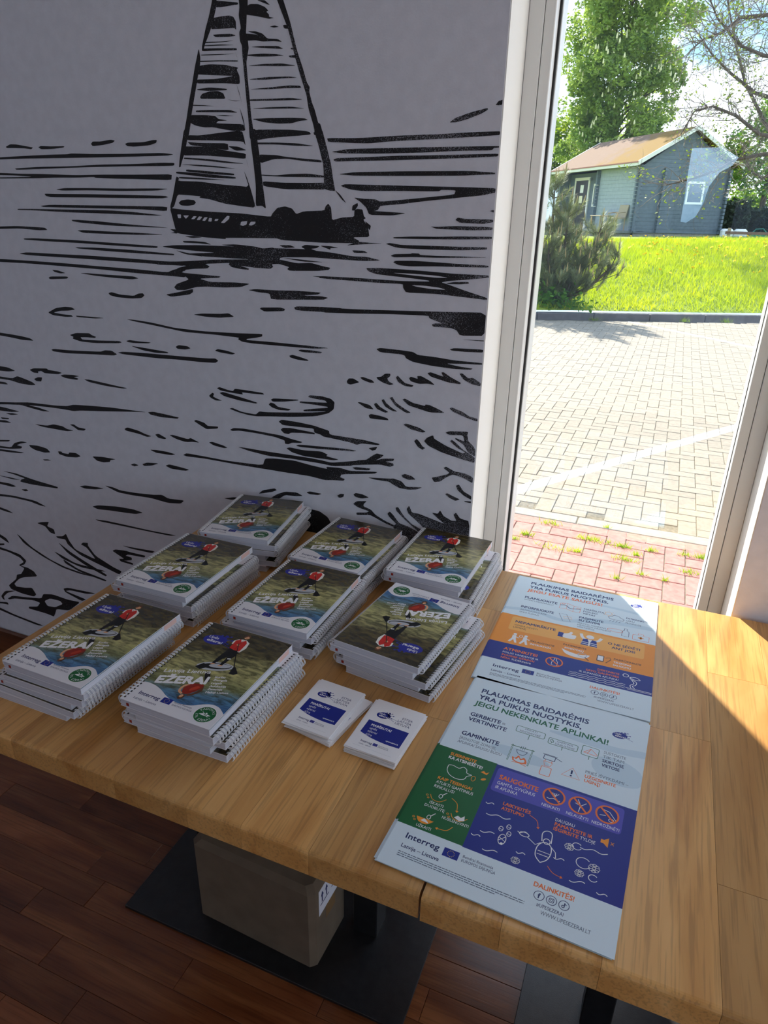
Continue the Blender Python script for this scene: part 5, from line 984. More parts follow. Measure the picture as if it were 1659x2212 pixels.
CORD = ['second', 'third', 'fourth', 'fifth', 'sixth', 'seventh', 'eighth', 'ninth', 'tenth', 'eleventh', 'twelfth', 'thirteenth', 'fourteenth']
CORD = [c + ' from the top' for c in CORD]
CP = card_print(); CARDW = mat('card_white', (240, 240, 243), 0.35)
cm = MB(); cm.box(-.0425, .0425, -.06, .06, 0, .00075); cm.mats = [CARDW]; CMESH = cm.mesh('sheet')
first = None
for cx, cy, ang, n, sc, desc, lower in ((-0.4225, 0.8120, -4.2, 14, 1.02, 'white route card topping the pile nearest the guidebooks', 'white route card, %s in the pile nearest the guidebooks'), (-0.3095, 0.8060, -3.6, 12, 1.02, 'white route card topping the pile nearest the posters', 'white route card, %s in the pile nearest the posters')):
    rnd = random.Random(int(-cx * 1e4))
    for k in range(n):
        top = k == n - 1; bot = k < n // 2 and cx < -.4
        dx, dy, da = (0, 0, 0) if top else (rnd.uniform(-.003, .003) + (.008 if bot else 0), rnd.uniform(-.003, .003), rnd.uniform(-2, 2) + (-6 if bot else 0))
        if first is None: t = thing('route_card', 'white route card', 'card'); link('sheet', CMESH, t); p = link('card_print', CP, t); p.location = (0, 0, .00078); first = t
        else: t = dup(first)
        t['label'] = desc if top else lower % (CORD[n - 2 - k] if k else 'lowest'); t['group'] = 'cards in the pile nearest the ' + ('guidebooks' if cx < -.4 else 'posters'); t.scale = (sc, sc, 1)
        t.location = (cx + dx, cy + dy, TOP + .0003 + k * .0011); t.rotation_euler = (0, 0, R(ang + da))
TUFTS = [(-0.541, 3.487, 70, 0.020), (-0.435, 3.693, 60, 0.035), (-0.217, 3.571, 70, 0.030), (-0.137, 3.563, 50, 0.040), (-0.027, 3.551, 70, 0.020), (-0.250, 3.389, 50, 0.018), (0.049, 3.478, 40, 0.012), (-0.003, 3.396, 70, 0.035), (0.114, 3.567, 40, 0.020), (0.282, 3.584, 30, 0.020), (0.368, 3.583, 50, 0.016), (0.309, 3.385, 45, 0.030), (0.084, 3.262, 25, 0.012), (-0.026, 3.171, 25, 0.012), (0.193, 3.244, 20, 0.008), (-0.358, 3.381, 45, 0.050), (-0.587, 3.401, 30, 0.012), (-0.133, 3.776, 20, 0.010)]
# ------------------------------------------------------------------ paving outside
def line_dist(t, L, px, py, a, b):
    """distance (m) from the shading point to the segment a-b in plan"""
    d = Vector(b) - Vector(a); n = Vector((-d.y, d.x)).normalized()
    m1 = N(t, 'ShaderNodeMath', operation='MULTIPLY_ADD'); m1.inputs[1].default_value = n.x; m1.inputs[2].default_value = -(n.x * a[0] + n.y * a[1]); L.new(px, m1.inputs[0])
    m2 = N(t, 'ShaderNodeMath', operation='MULTIPLY_ADD'); m2.inputs[1].default_value = n.y; L.new(py, m2.inputs[0]); L.new(m1.outputs[0], m2.inputs[2])
    ab = N(t, 'ShaderNodeMath', operation='ABSOLUTE'); L.new(m2.outputs[0], ab.inputs[0]); return ab.outputs[0]
def paver_mat():
    m = noisy('grey_paver', (144, 135, 120), (130, 121, 108), 40, 0.85, bump=0.2, bscale=300, coord='Position', rand=0.07); t = m.node_tree; L = t.links; b = bsdf(m)
    base = b.inputs['Base Color'].links[0].from_socket
    ge = N(t, 'ShaderNodeNewGeometry'); sx = N(t, 'ShaderNodeSeparateXYZ'); L.new(ge.outputs['Position'], sx.inputs[0])
    fac = None
    for a, bb, w in (((-0.726, 4.15), (0.688, 6.43), 0.052), ((-0.356, 12.62), (1.2075, 11.01), 0.05)):   # painted bay lines
        d = line_dist(t, L, sx.outputs['X'], sx.outputs['Y'], a, bb); c = N(t, 'ShaderNodeMath', operation='LESS_THAN'); c.inputs[1].default_value = w; L.new(d, c.inputs[0])
        if fac is None: fac = c.outputs[0]
        else:
            mxn = N(t, 'ShaderNodeMath', operation='MAXIMUM'); L.new(fac, mxn.inputs[0]); L.new(c.outputs[0], mxn.inputs[1]); fac = mxn.outputs[0]
    wn = N(t, 'ShaderNodeTexNoise'); wn.inputs['Scale'].default_value = 60; L.new(ge.outputs['Position'], wn.inputs['Vector']); wr_ = ramp(t, [(.3, (.5, .5, .5)), (.5, (1, 1, 1))]); L.new(wn.outputs['Fac'], wr_.inputs[0])
    ff = N(t, 'ShaderNodeMath', operation='MULTIPLY'); L.new(fac, ff.inputs[0]); L.new(wr_.outputs[0], ff.inputs[1])
    mx_ = N(t, 'ShaderNodeMixRGB'); mx_.inputs[2].default_value = (*lin((206, 206, 202)), 1); L.new(ff.outputs[0], mx_.inputs[0]); L.new(base, mx_.inputs[1]); L.new(mx_.outputs[0], b.inputs['Base Color']); return m
PAVER = paver_mat()
RED = noisy('red_brick', (176, 124, 114), (156, 106, 98), 30, 0.85, bump=0.25, bscale=240, coord='Position', rand=0.09)
SAND = noisy('joint_sand', (120, 112, 96), (92, 86, 74), 60, 0.95, coord='Position')
def herring(x0, x1, y0, y1, sx, sy):
    """herringbone cells of 10 cm: (x0,x1,y0,y1) rectangles of the bricks whose centre is inside"""
    w = 0.1015; out = []
    for i in range(int((x1 - x0) / w) + 1):
        for j in range(int((y1 - y0) / w) + 1):
            t = (i - j) % 4
            if t == 0: out.append((x0 + i * w, x0 + (i + 2) * w, y0 + j * w, y0 + (j + 1) * w))
            elif t == 3: out.append((x0 + i * w, x0 + (i + 1) * w, y0 + j * w, y0 + (j + 2) * w))
    return out
def vis(x, y, mg=0.2): return -0.19 * y - mg < x < 0.125 * y + mg
paving = root('paving')
gnd = MB(); gnd.box(-14, 14, 2.0, 13.2, GZ - 0.2, GZ - 0.0052); gnd.obj('joint_bed', paving, SAND)
cells = sorted([c for c in herring(-2.9, 2.6, 3.871, 14.4, 0, 0) if vis((c[0] + c[1]) / 2, (c[2] + c[3]) / 2, .35)], key=lambda c: c[2])
def kerb_y(x): return 12.33 + (x + 2.136) * 0.4669
cells = [c for c in cells if c[3] < kerb_y((c[0] + c[1]) / 2) - 0.06]
g = 0.0022; rnd = random.Random(5)
def paver_box(c, rnd):
    m = MB(); z = GZ + rnd.uniform(-.0015, .0015); m.bevbox(c[0] + g, c[1] - g, c[2] + g, c[3] - g, GZ - .03, z, .0025); return m
for c in cells[:296]: paver_box(c, rnd).obj('paver', paving, PAVER)
far = MB()
for c in cells[296:]: far.box(c[0] + g, c[1] - g, c[2] + g, c[3] - g, GZ - .03, GZ + rnd.uniform(-.002, .002))
o = far.obj('distant_pavers', paving, PAVER); o['kind'] = 'stuff'
side = MB(); side.box(-14, -2.9, 3.871, 12.4, GZ - .03, GZ - .002); side.box(2.6, 14, 3.871, 13, GZ - .03, GZ - .002); side.obj('paving_margin', paving, PAVER)
x = -2.3
while x < 2.2:
    m = MB(); m.bevbox(x + .002, x + .996, 3.762, 3.868, GZ - .1, GZ + .001, .004); m.obj('edging_kerb', paving, noisy('kerb_concrete', (142, 139, 132), (128, 124, 118), 20, .85, bump=.2, coord='Position')); x += 1.0
footpath = root('footpath')
reds = [c for c in herring(-2.35, 2.2, 2.03, 3.66, 0, 0)]
near = [c for c in reds if vis((c[0] + c[1]) / 2, (c[2] + c[3]) / 2, .25)]
for c in near: paver_box((c[0], c[1], c[2], min(c[3], 3.758)), rnd).obj('brick', footpath, RED)
m = MB()
for c in reds:
    if c not in near: m.box(c[0] + g, c[1] - g, c[2] + g, min(c[3], 3.758) - g, GZ - .03, GZ)
o = m.obj('outlying_bricks', footpath, RED); o['kind'] = 'stuff'
m = MB()
for i in range(24): a = -2.35 + i * .2; m.box(a + g, a + .2 - g, 3.665, 3.757, GZ - .03, GZ - .001)
m.obj('border_bricks', footpath, RED)['kind'] = 'stuff'

# ------------------------------------------------------------------ kerb and grass bank
KD = Vector((0.9061, 0.4231)); KN = Vector((-0.4231, 0.9061)); K0 = Vector((-2.136, 12.33))
def bank(u, s, wz=True):
    """point u metres along the kerb, s metres behind it"""
    p = K0 + KD * u + KN * s
    if s < 5.6: f = s / 5.6; z = 0.0 + (1.04 + .02 * (u - 5)) * (1 - (1 - f) ** 1.5)
    else: z = (1.04 + .02 * (u - 5)) - 0.016 * (s - 5.6)
    return (p.x, p.y, z + (0.035 * math.sin(u * 1.7 + s) * min(s, 1) * (1 if s < 5 else 0) if wz else 0))
kerb = root('kerb')
for k in range(-8, 12):
    m = MB(); m.bevbox(0.003, 0.997, 0.0, 0.15, -0.25, 0.0, 0.012); o = m.obj('kerb_stone', kerb, noisy('grey_kerb', (92, 90, 91), (78, 76, 77), 12, .85, bump=.3, coord='Position', rand=.06))
    p = K0 + KD * k; o.location = (p.x, p.y, 0.015); o.rotation_euler = (0, 0, math.atan2(KD.y, KD.x))
GRASSM = noisy('turf', (126, 142, 16), (100, 122, 14), 6, .9, coord='Position')
GRASSB = leafy('grass_blade', (196, 204, 16), (156, 180, 14), 1.3, .55)
us = list(np.linspace(-30, 34, 90)); ss = [0.15, .4, .8, 1.3, 2, 2.8, 3.6, 4.4, 5, 5.6, 6.4, 8, 11, 16, 24, 40, 70]
mb = MB(); mb.v = [bank(u, s) for s in ss for u in us]; nu = len(us)
mb.f = [(i * nu + j, i * nu + j + 1, (i + 1) * nu + j + 1, (i + 1) * nu + j) for i in range(len(ss) - 1) for j in range(nu - 1)]; mb.mi = [0] * len(mb.f)
lawn = mb.obj('lawn', None, GRASSM, True); lawn['kind'] = 'structure'
k = 70000; U = RNG.uniform(-2.4, 8.4, k); S = 0.16 + 6.3 * RNG.uniform(0, 1, k) ** 0.9
base = np.array([bank(u, s) for u, s in zip(U, S)]); h = RNG.uniform(.05, .13, k) * np.where(RNG.uniform(0, 1, k) < .1, 1.5, 1.0); an = RNG.uniform(0, 2 * np.pi, k); lean = RNG.uniform(.2, .8, k)[:, None] * h[:, None]
dx = np.stack([np.cos(an), np.sin(an), np.zeros(k)], 1) * RNG.uniform(.005, .010, k)[:, None]; an2 = RNG.uniform(0, 2 * np.pi, k); tip = base + np.stack([np.cos(an2) * lean[:, 0], np.sin(an2) * lean[:, 0], h], 1)
o = link('grass', np_mesh('grass', np.stack([base - dx, base + dx, tip], 1), 3, GRASSB)); o['kind'] = 'stuff'; o['label'] = 'bright green grass covering the sunny bank'
# dandelions
DY = mat('dandelion_yellow', (255, 222, 24), .7); DG = mat('dandelion_stalk', (110, 150, 40), .7)
fm = MB()
for ring_, (rr, zz) in enumerate(((.024, .004), (.017, .012), (.008, .016))):
    n_ = 10
    for i in range(n_):
        a = 2 * math.pi * i / n_ + ring_ * .3; c_, s_ = math.cos(a), math.sin(a); fm.add([(0, 0, zz * .4), (rr * c_ - .006 * s_, rr * s_ + .006 * c_, zz), (rr * 1.15 * c_, rr * 1.15 * s_, zz * .9), (rr * c_ + .006 * s_, rr * s_ - .006 * c_, zz)], [(0, 1, 2, 3)])
fm.mats = [DY]; FME = fm.mesh('flower_head'); sm = MB(); sm.tube([(0, 0, -.12), (.004, 0, -.05), (0, 0, 0)], .003, 5, DG); SME = sm.mesh('stalk')
rnd = random.Random(11); spots = [(rnd.uniform(-.6, 7.4), rnd.triangular(1.2, 5.9, 4.2)) for _ in range(210)] + [(rnd.uniform(1.0, 7.6), rnd.uniform(5.2, 5.9)) for _ in range(30)]
for u, s in spots:
    p = bank(u, s); t = thing('dandelion', 'yellow dandelion flower in the grass of the sunny bank', 'flower', (p[0], p[1], p[2] + rnd.uniform(.08, .15)), rnd.uniform(0, 6), 'dandelions on the grass bank')
    sc = rnd.uniform(.9, 1.5); t.scale = (sc, sc, sc); f = link('flower_head', FME, t); f.rotation_euler = (rnd.uniform(0.2, .9), 0, 0); link('stalk', SME, t)
# tufts in the joints
TUFT = leafy('tuft_blade', (176, 200, 40), (140, 176, 30), 3, .5)
def tuft(name, n, rad, hh, label, cat, group, loc):
    b0 = np.stack([RNG.normal(0, rad, n), RNG.normal(0, rad * .35, n), np.zeros(n)], 1); a = RNG.uniform(0, 2 * np.pi, n); hgt = RNG.uniform(.4, 1, n) * hh; d = np.stack([np.cos(a), np.sin(a), np.zeros(n)], 1) * .0022; a2 = RNG.uniform(0, 2 * np.pi, n)
    tp = b0 + np.stack([np.cos(a2) * hgt * .8, np.sin(a2) * hgt * .8, hgt], 1); o = link(name, np_mesh(name, np.stack([b0 - d, b0 + d, tp], 1), 3, TUFT)); o.location = loc; o['label'] = label; o['category'] = cat; o['group'] = group; return o
for (x, y, n, r) in TUFTS: tuft('grass_tuft', n, r, .035, 'small tuft of grass sprouting between the red footpath bricks', 'grass tuft', 'grass tufts between the red bricks', (x, y, GZ))
for u, lb in ((1.0, 'smaller weed at the foot of the grey kerb'), (2.6, 'spreading weed at the foot of the grey kerb, middle one'), (3.35, 'pale weed at the foot of the grey kerb, beside the bay line end')):
    p = K0 + KD * u - KN * .03; tuft('kerb_weed', 60, .05, .10, lb, 'weed', 'weeds along the kerb', (p.x, p.y, GZ))

# ------------------------------------------------------------------ pine shrub by the kerb
def needles(centres, dirs, n, ln, spread):
    out = []
    for c, d, L in zip(centres, dirs, ln):
        t = RNG.uniform(-.5, .5, n); p0 = np.array(c) + np.outer(t, d) * L; v = RNG.normal(0, 1, (n, 3)); v -= np.outer(v @ d, d); v /= np.linalg.norm(v, axis=1)[:, None] + 1e-9
        tip = p0 + (v * .8 + np.array(d) * .75) * spread * RNG.uniform(.7, 1.1, n)[:, None]; w = np.cross(v, d) * .0036
        out.append(np.stack([p0 - w, p0 + w, tip], 1))
    return np.concatenate(out)
BARK = noisy('bark', (92, 76, 62), (66, 54, 44), 20, .9, bump=.4, coord='Position')
def pine():
    t = thing('pine_shrub', 'bushy grey-green pine shrub with pale candles, beside the kerb', 'shrub', (-1.95, 13.05, 0.08)); rnd = random.Random(3); wood_ = MB(); cs, ds, ls = [], [], []; cand = MB()
    leaders = [((-.25, 0, 2.0), .5), ((.62, -.05, 1.40), .42), ((-.62, .1, 1.65), .45), ((.12, .25, 1.15), .4), ((.95, 0, .95), .35), ((-.95, 0, 1.2), .4), ((.35, -.2, .8), .35), ((-.2, -.3, 1.1), .4), ((.05, -.1, 1.55), .4)]
    for (tx, ty, tz), sp in leaders:
        pts = [Vector((0, 0, 0)), Vector((tx * .55, ty * .5, tz * .35)), Vector((tx * .9, ty * .9, tz * .7)), Vector((tx, ty, tz))]; wood_.tube(pts, [.05, .035, .02, .008], 6)
        for i in range(27):
            f = rnd.uniform(.05, 1.0); a = Vector((0, 0, 0)).lerp(pts[1], f / .35) if f < .35 else (pts[1].lerp(pts[2], (f - .35) / .35) if f < .7 else pts[2].lerp(pts[3], (f - .7) / .3))
            an = rnd.uniform(0, 6.28); L = rnd.uniform(.15, .45) * (1.25 - f * .75); e = a + Vector((math.cos(an) * L, math.sin(an) * L, L * rnd.uniform(.3, .9))); wood_.tube([a, e], [.009, .004], 4)
            for q in (.45, 1.0):
                c = a.lerp(e, q); d = (e - a).normalized() * .55 + Vector((0, 0, .65)); d.normalize(); cs.append(np.array(c)); ds.append(np.array(d)); ls.append(.24)
            if rnd.random() < .55:
                cd = Vector((d.x * .25, d.y * .25, 1)).normalized(); cand.tube([e + d * .10, e + d * .10 + cd * .07, e + d * .10 + cd * rnd.uniform(.11, .17)], [.012, .010, .003], 5)
        cs.append(np.array(pts[3])); ds.append(np.array((0, 0, 1.0))); ls.append(.25); cand.tube([pts[3] + Vector((0, 0, .08)), pts[3] + Vector((0, 0, .22))], [.013, .004], 5)
    wood_.obj('branches', t, BARK)
    o = link('needles', np_mesh('needles', needles(cs, ds, 110, ls, .12), 3, leafy('pine_needle', (154, 160, 108), (106, 118, 70), 5, .35)), t); o['kind'] = 'stuff'
    o = cand.obj('candles', t, noisy('pine_candle', (166, 144, 98), (142, 126, 78), 8, .8, coord='Position')); o['kind'] = 'stuff'
pine()
def leaf_mesh(name, P, size, material, elong=1.5):
    k = len(P); a = RNG.normal(0, 1, (k, 3)); a[:, 2] *= .6; a /= np.linalg.norm(a, axis=1)[:, None]; b = np.cross(a, RNG.normal(0, 1, (k, 3))); b /= np.linalg.norm(b, axis=1)[:, None]; s = (size * RNG.uniform(.6, 1.2, k))[:, None]
    return np_mesh(name, np.stack([P - a * s * elong * .5, P + b * s * .36 - a * s * .1, P + a * s * elong * .5, P - b * s * .36 - a * s * .1], 1), 4, material)
kk = 520; P = np.stack([RNG.normal(-2.1, .33, kk), RNG.normal(12.75, .10, kk), np.abs(RNG.normal(.12, .13, kk)) + .05], 1)
o = link('leafy_weeds', leaf_mesh('leafy_weeds', P, .075, leafy('weed_leaf', (100, 146, 20), (58, 108, 16), 6, .5))); o['label'] = 'bright leafy weeds under the pine shrub at the kerb'; o['category'] = 'plant'
# ------------------------------------------------------------------ log cabin
SIDE = noisy('blue_grey_boards', (104, 116, 126), (92, 104, 114), 9, .7, bump=.2, coord='Position'); SIDE_LIT = noisy('lit_side_boards', (160, 170, 174), (148, 158, 164), 9, .7, bump=.2, coord='Position')  # front gets a paler copy: sky light on that side put into the colour
TRIM = mat('white_trim', (226, 224, 214), .6); DARKD = mat('dark_door', (40, 32, 36), .5)
cab = thing('log_cabin', 'blue-grey log cabin with mossy roof beyond the grass bank', 'cabin', (-1.905, 30.0, 1.07), R(35.5))
def boards(name, x0, x1, y0, y1, z0, z1, material, ax, top=None):
    """a wall of horizontal boards; top(t) limits the height along the wall (gable)"""
    m = MB(); bh = .135; z = z0; i = 0
    while z < z1 - .01:
        zt = min(z + bh, z1)
        if top is None: m.box(x0, x1, y0, y1, z + .008, zt)
        else:
            lo_, hi_ = (x0, x1)
            zz = zt
            if zz > top[0]:
                f = min((zz - top[0]) / (top[1] - top[0]), 1); mid = top[2]; lo_ = x0 + (mid - x0) * f; hi_ = x1 - (x1 - mid) * f; fb = max((z - top[0]) / (top[1] - top[0]), 0); lb, hb = x0 + (mid - x0) * fb, x1 - (x1 - mid) * fb; za = z + .008; m.add([(lb, y0, za), (hb, y0, za), (hi_, y0, zz), (lo_, y0, zz), (lb, y1, za), (hb, y1, za), (hi_, y1, zz), (lo_, y1, zz)], [(0, 1, 2, 3), (7, 6, 5, 4), (0, 3, 7, 4), (1, 5, 6, 2), (3, 2, 6, 7), (0, 4, 5, 1)]); z += bh; i += 1; continue
            if hi_ - lo_ > .05: m.box(lo_, hi_, y0, y1, z + .008, zt)
        z += bh; i += 1
    m.box(x0 + .01, x1 - .01, y0 + .01, y1 - .01, z0, min(z1, (top[0] if top else z1)))
    if top is not None:
        m.add([(x0, y0 + .012, top[0]), (x1, y0 + .012, top[0]), (top[2], y0 + .012, top[1] + .06), (x0, y1, top[0]), (x1, y1, top[0]), (top[2], y1, top[1] + .06)], [(0, 1, 2), (5, 4, 3), (0, 2, 5, 3), (1, 4, 5, 2), (0, 3, 4, 1)])
    o = m.obj(name, cab, material); o['kind'] = 'stuff'; return o
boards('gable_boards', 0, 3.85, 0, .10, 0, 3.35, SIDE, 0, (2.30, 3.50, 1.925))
boards('front_boards', 0, .10, .0, 3.05, 0, 2.32, SIDE_LIT, 1)
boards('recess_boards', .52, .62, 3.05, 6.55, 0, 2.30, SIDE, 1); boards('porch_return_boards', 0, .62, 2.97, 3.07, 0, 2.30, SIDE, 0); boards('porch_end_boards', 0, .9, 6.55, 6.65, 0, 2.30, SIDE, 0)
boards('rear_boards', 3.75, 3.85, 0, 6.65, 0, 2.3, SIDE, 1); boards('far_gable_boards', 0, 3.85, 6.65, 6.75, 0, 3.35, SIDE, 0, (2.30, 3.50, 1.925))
# crossed log ends at the corners
m = MB()
for xx, yy in ((0.0, -.13), (.97, -.13), (3.80, -.13), (-.14, .03), (-.14, 3.0)):
    for i in range(17): 
        if xx < 0: m.box(xx, xx + .15, yy - .02, yy + .07, i * .135 + .01, i * .135 + .12)
        else: m.box(xx - .04, xx + .05, yy, yy + .15, i * .135 + .01, i * .135 + .12)
o = m.obj('log_ends', cab, SIDE); o['kind'] = 'stuff'
m = MB(); m.box(-.06, .02, -.06, .02, .0, 2.35); m.obj('corner_post', cab, mat('grey_post', (104, 116, 130), .6))
box_obj('foundation', (0.05, 3.8, .05, 6.7, -.6, 0.0), CONC, cab); box_obj('porch_deck', (-.75, .52, .0, 6.6, -.02, .06), noisy('deck_wood', (120, 124, 124), (100, 104, 106), 10, .8, coord='Position'), cab); box_obj('porch_foot', (-.6, .0, .1, 6.4, -.6, -.02), CONC, cab)
def roofm():
    m = noisy('mossy_roof', (126, 102, 84), (110, 86, 68), 14, .95, bump=.4, bscale=60, coord='Position'); t = m.node_tree; b = bsdf(m); base = b.inputs['Base Color'].links[0].from_socket
    tc = N(t, 'ShaderNodeTexCoord'); se = N(t, 'ShaderNodeSeparateXYZ'); t.links.new(tc.outputs['Object'], se.inputs[0]); n = N(t, 'ShaderNodeTexNoise'); n.inputs['Scale'].default_value = 2.2; n.inputs['Detail'].default_value = 6; t.links.new(tc.outputs['Object'], n.inputs['Vector'])
    mr = N(t, 'ShaderNodeMapRange'); mr.inputs['From Min'].default_value = 5.2; mr.inputs['From Max'].default_value = -.2; mr.inputs['To Min'].default_value = -.42; mr.inputs['To Max'].default_value = .42; t.links.new(se.outputs['Y'], mr.inputs['Value'])
    ad = N(t, 'ShaderNodeMath', operation='ADD'); t.links.new(n.outputs['Fac'], ad.inputs[0]); t.links.new(mr.outputs[0], ad.inputs[1]); r = ramp(t, [(.40, (0, 0, 0)), (.66, (1, 1, 1))]); t.links.new(ad.outputs[0], r.inputs[0])
    mx_ = N(t, 'ShaderNodeMixRGB'); mx_.inputs[2].default_value = (*lin((120, 90, 16)), 1); t.links.new(r.outputs[0], mx_.inputs[0]); t.links.new(base, mx_.inputs[1]); t.links.new(mx_.outputs[0], b.inputs['Base Color']); return m
ROOF = roofm()
def slab(name, prof, y0, y1, material, parent=cab):
    m = MB(); k = len(prof); m.v = [(a, y0, z) for a, z in prof] + [(a, y1, z) for a, z in prof]; m.f = [tuple(range(k)), tuple(range(2 * k - 1, k - 1, -1))] + [(i, k + i, k + (i + 1) % k, (i + 1) % k) for i in range(k)]; m.mi = [0] * len(m.f); return m.obj(name, parent, material)
slab('roof_slope', [(-.32, 2.37), (1.925, 3.60), (1.925, 3.68), (-.34, 2.45)], -.25, 6.85, ROOF); slab('roof_slope', [(4.17, 2.37), (1.925, 3.60), (1.925, 3.68), (4.19, 2.45)], -.25, 6.85, ROOF)
slab('bargeboard', [(-.34, 2.31), (1.925, 3.56), (1.925, 3.70), (-.36, 2.46)], -.29, -.251, TRIM); slab('bargeboard', [(4.19, 2.31), (1.925, 3.56), (1.925, 3.70), (4.21, 2.46)], -.29, -.251, TRIM); slab('bargeboard', [(-.34, 2.31), (1.925, 3.56), (1.925, 3.70), (-.36, 2.46)], 6.851, 6.89, TRIM)
box_obj('fascia', (-.37, -.345, -.25, 6.85, 2.30, 2.40), TRIM, cab); box_obj('eaves_drip', (-.40, -.34, -.27, 6.86, 2.405, 2.44), mat('rusty_drip', (176, 112, 100), .6), cab); box_obj('soffit', (-.34, 0, -.2, 6.8, 2.31, 2.325), mat('soffit_grey', (120, 126, 122), .8), cab)
m = MB(); m.tube([(-.12, -.12, 2.3), (-.08, -.10, 2.15), (-.05, -.10, 2.0), (-.05, -.10, .05)], .045, 8); m.obj('downpipe', cab, mat('grey_pipe', (88, 100, 114), .5))
# door, windows
d = box_obj('door', (.49, .52, 4.82, 5.95, .06, 2.02), DARKD, cab); m = MB(); m.box(.47, .52, 4.70, 4.82, .06, 2.14); m.box(.47, .52, 5.95, 6.07, .06, 2.14); m.box(.47, .52, 4.82, 5.95, 2.02, 2.14); m.obj('door_frame', cab, TRIM)
box_obj('notice', (.485, .489, 5.22, 5.52, 1.52, 1.84), mat('notice_paper', (236, 236, 230), .6), d); box_obj('notice', (.485, .489, 5.24, 5.54, 1.10, 1.40), mat('notice_cream', (232, 226, 190), .6), d); m = MB(); m.tube([(.46, 5.86, 1.0), (.46, 5.86, .86)], .02, 6); m.obj('door_handle', d, mat('steel', (180, 182, 184), .3, 1.0))
def cwin(x0, x1, y0, y1, z0, z1, fr, ax):
    w = MB()
    if ax == 'y': 
        w.box(x0 - .03, x0, y0, y0 + fr, z0, z1); w.box(x0 - .03, x0, y1 - fr, y1, z0, z1); w.box(x0 - .03, x0, y0 + fr, y1 - fr, z0, z0 + fr); w.box(x0 - .03, x0, y0 + fr, y1 - fr, z1 - fr, z1); f = w.obj('window_frame', cab, TRIM); box_obj('pane', (x0 - .012, x0 - .004, y0 + fr, y1 - fr, z0 + fr, z1 - fr), mat('dark_pane', (60, 72, 84), .08), f)
    else:
        w.box(x0, x0 + fr, y0 - .03, y0, z0, z1); w.box(x1 - fr, x1, y0 - .03, y0, z0, z1); w.box(x0 + fr, x1 - fr, y0 - .03, y0, z0, z0 + fr); w.box(x0 + fr, x1 - fr, y0 - .03, y0, z1 - fr, z1); f = w.obj('window_frame', cab, TRIM); box_obj('pane', (x0 + fr, x1 - fr, y0 - .012, y0 - .004, z0 + fr, z1 - fr), mat('dark_pane', (60, 72, 84), .08), f)
cwin(.52, .52, 3.75, 4.35, .95, 1.86, .09, 'y'); cwin(2.05, 2.81, 0, 0, 1.05, 1.85, .08, 'x')
m = MB(); m.tube([(.40, 4.50, 1.98), (.40, 4.50, 2.10)], .06, 10); m.obj('porch_lamp', cab, mat('lamp_glass', (120, 126, 130), .3))
# chairs and table on the porch (cabin coordinates turned into world coordinates)
CM = Matrix.Translation((-1.905, 30.0, 1.07)) @ Matrix.Rotation(R(35.5), 4, 'Z')
WICK = noisy('wicker', (178, 164, 138), (150, 136, 112), 60, .85, coord='Position'); TEAK = mat('weathered_teak', (170, 150, 122), .7); REDS = mat('brick_red_seat', (160, 100, 84), .7)
def chair(lx, ly, rz, label, seatm, backm):
    p = CM @ Vector((lx, ly, .06)); t = thing('porch_chair', label, 'chair', p, R(35.5) + rz)
    for sx in (-.24, .24):
        for sy in (-.22, .22):
            m = MB(); m.tube([(sx, sy, 0), (sx, sy * .95, .44)], .022, 6); m.obj('leg', t, TEAK)
        m = MB(); m.tube([(sx, -.22, .44), (sx, -.24, .62), (sx, .20, .66)], .02, 6); m.obj('armrest', t, TEAK)
    m = MB(); m.bevbox(-.26, .26, -.25, .24, .42, .47, .012); m.obj('seat', t, seatm)
    m = MB(); M_ = Matrix.Translation((0, .23, .47)) @ Matrix.Rotation(R(-12), 4, 'X'); m.box(-.25, .25, -.02, .02, 0, .46, None, M_); m.obj('backrest', t, backm)
chair(-.40, .62, R(-82), 'wicker backed wooden chair beside the corner of the cabin porch', WICK, WICK)
chair(-.35, 5.2, R(85), 'chair with brick-red seat before the dark cabin door', REDS, DARKD)
p = CM @ Vector((-.4, 1.75, .06)); t = thing('porch_table', 'low wooden table on the cabin porch beside the wicker chair', 'table', p, R(35.5)); m = MB(); m.bevbox(-.3, .3, -.42, .42, .5, .54, .01); m.obj('table_top', t, TEAK)
for sx in (-.25, .25):
    for sy in (-.36, .36): m = MB(); m.box(sx - .025, sx + .025, sy - .025, sy + .025, 0, .5); m.obj('leg', t, TEAK)

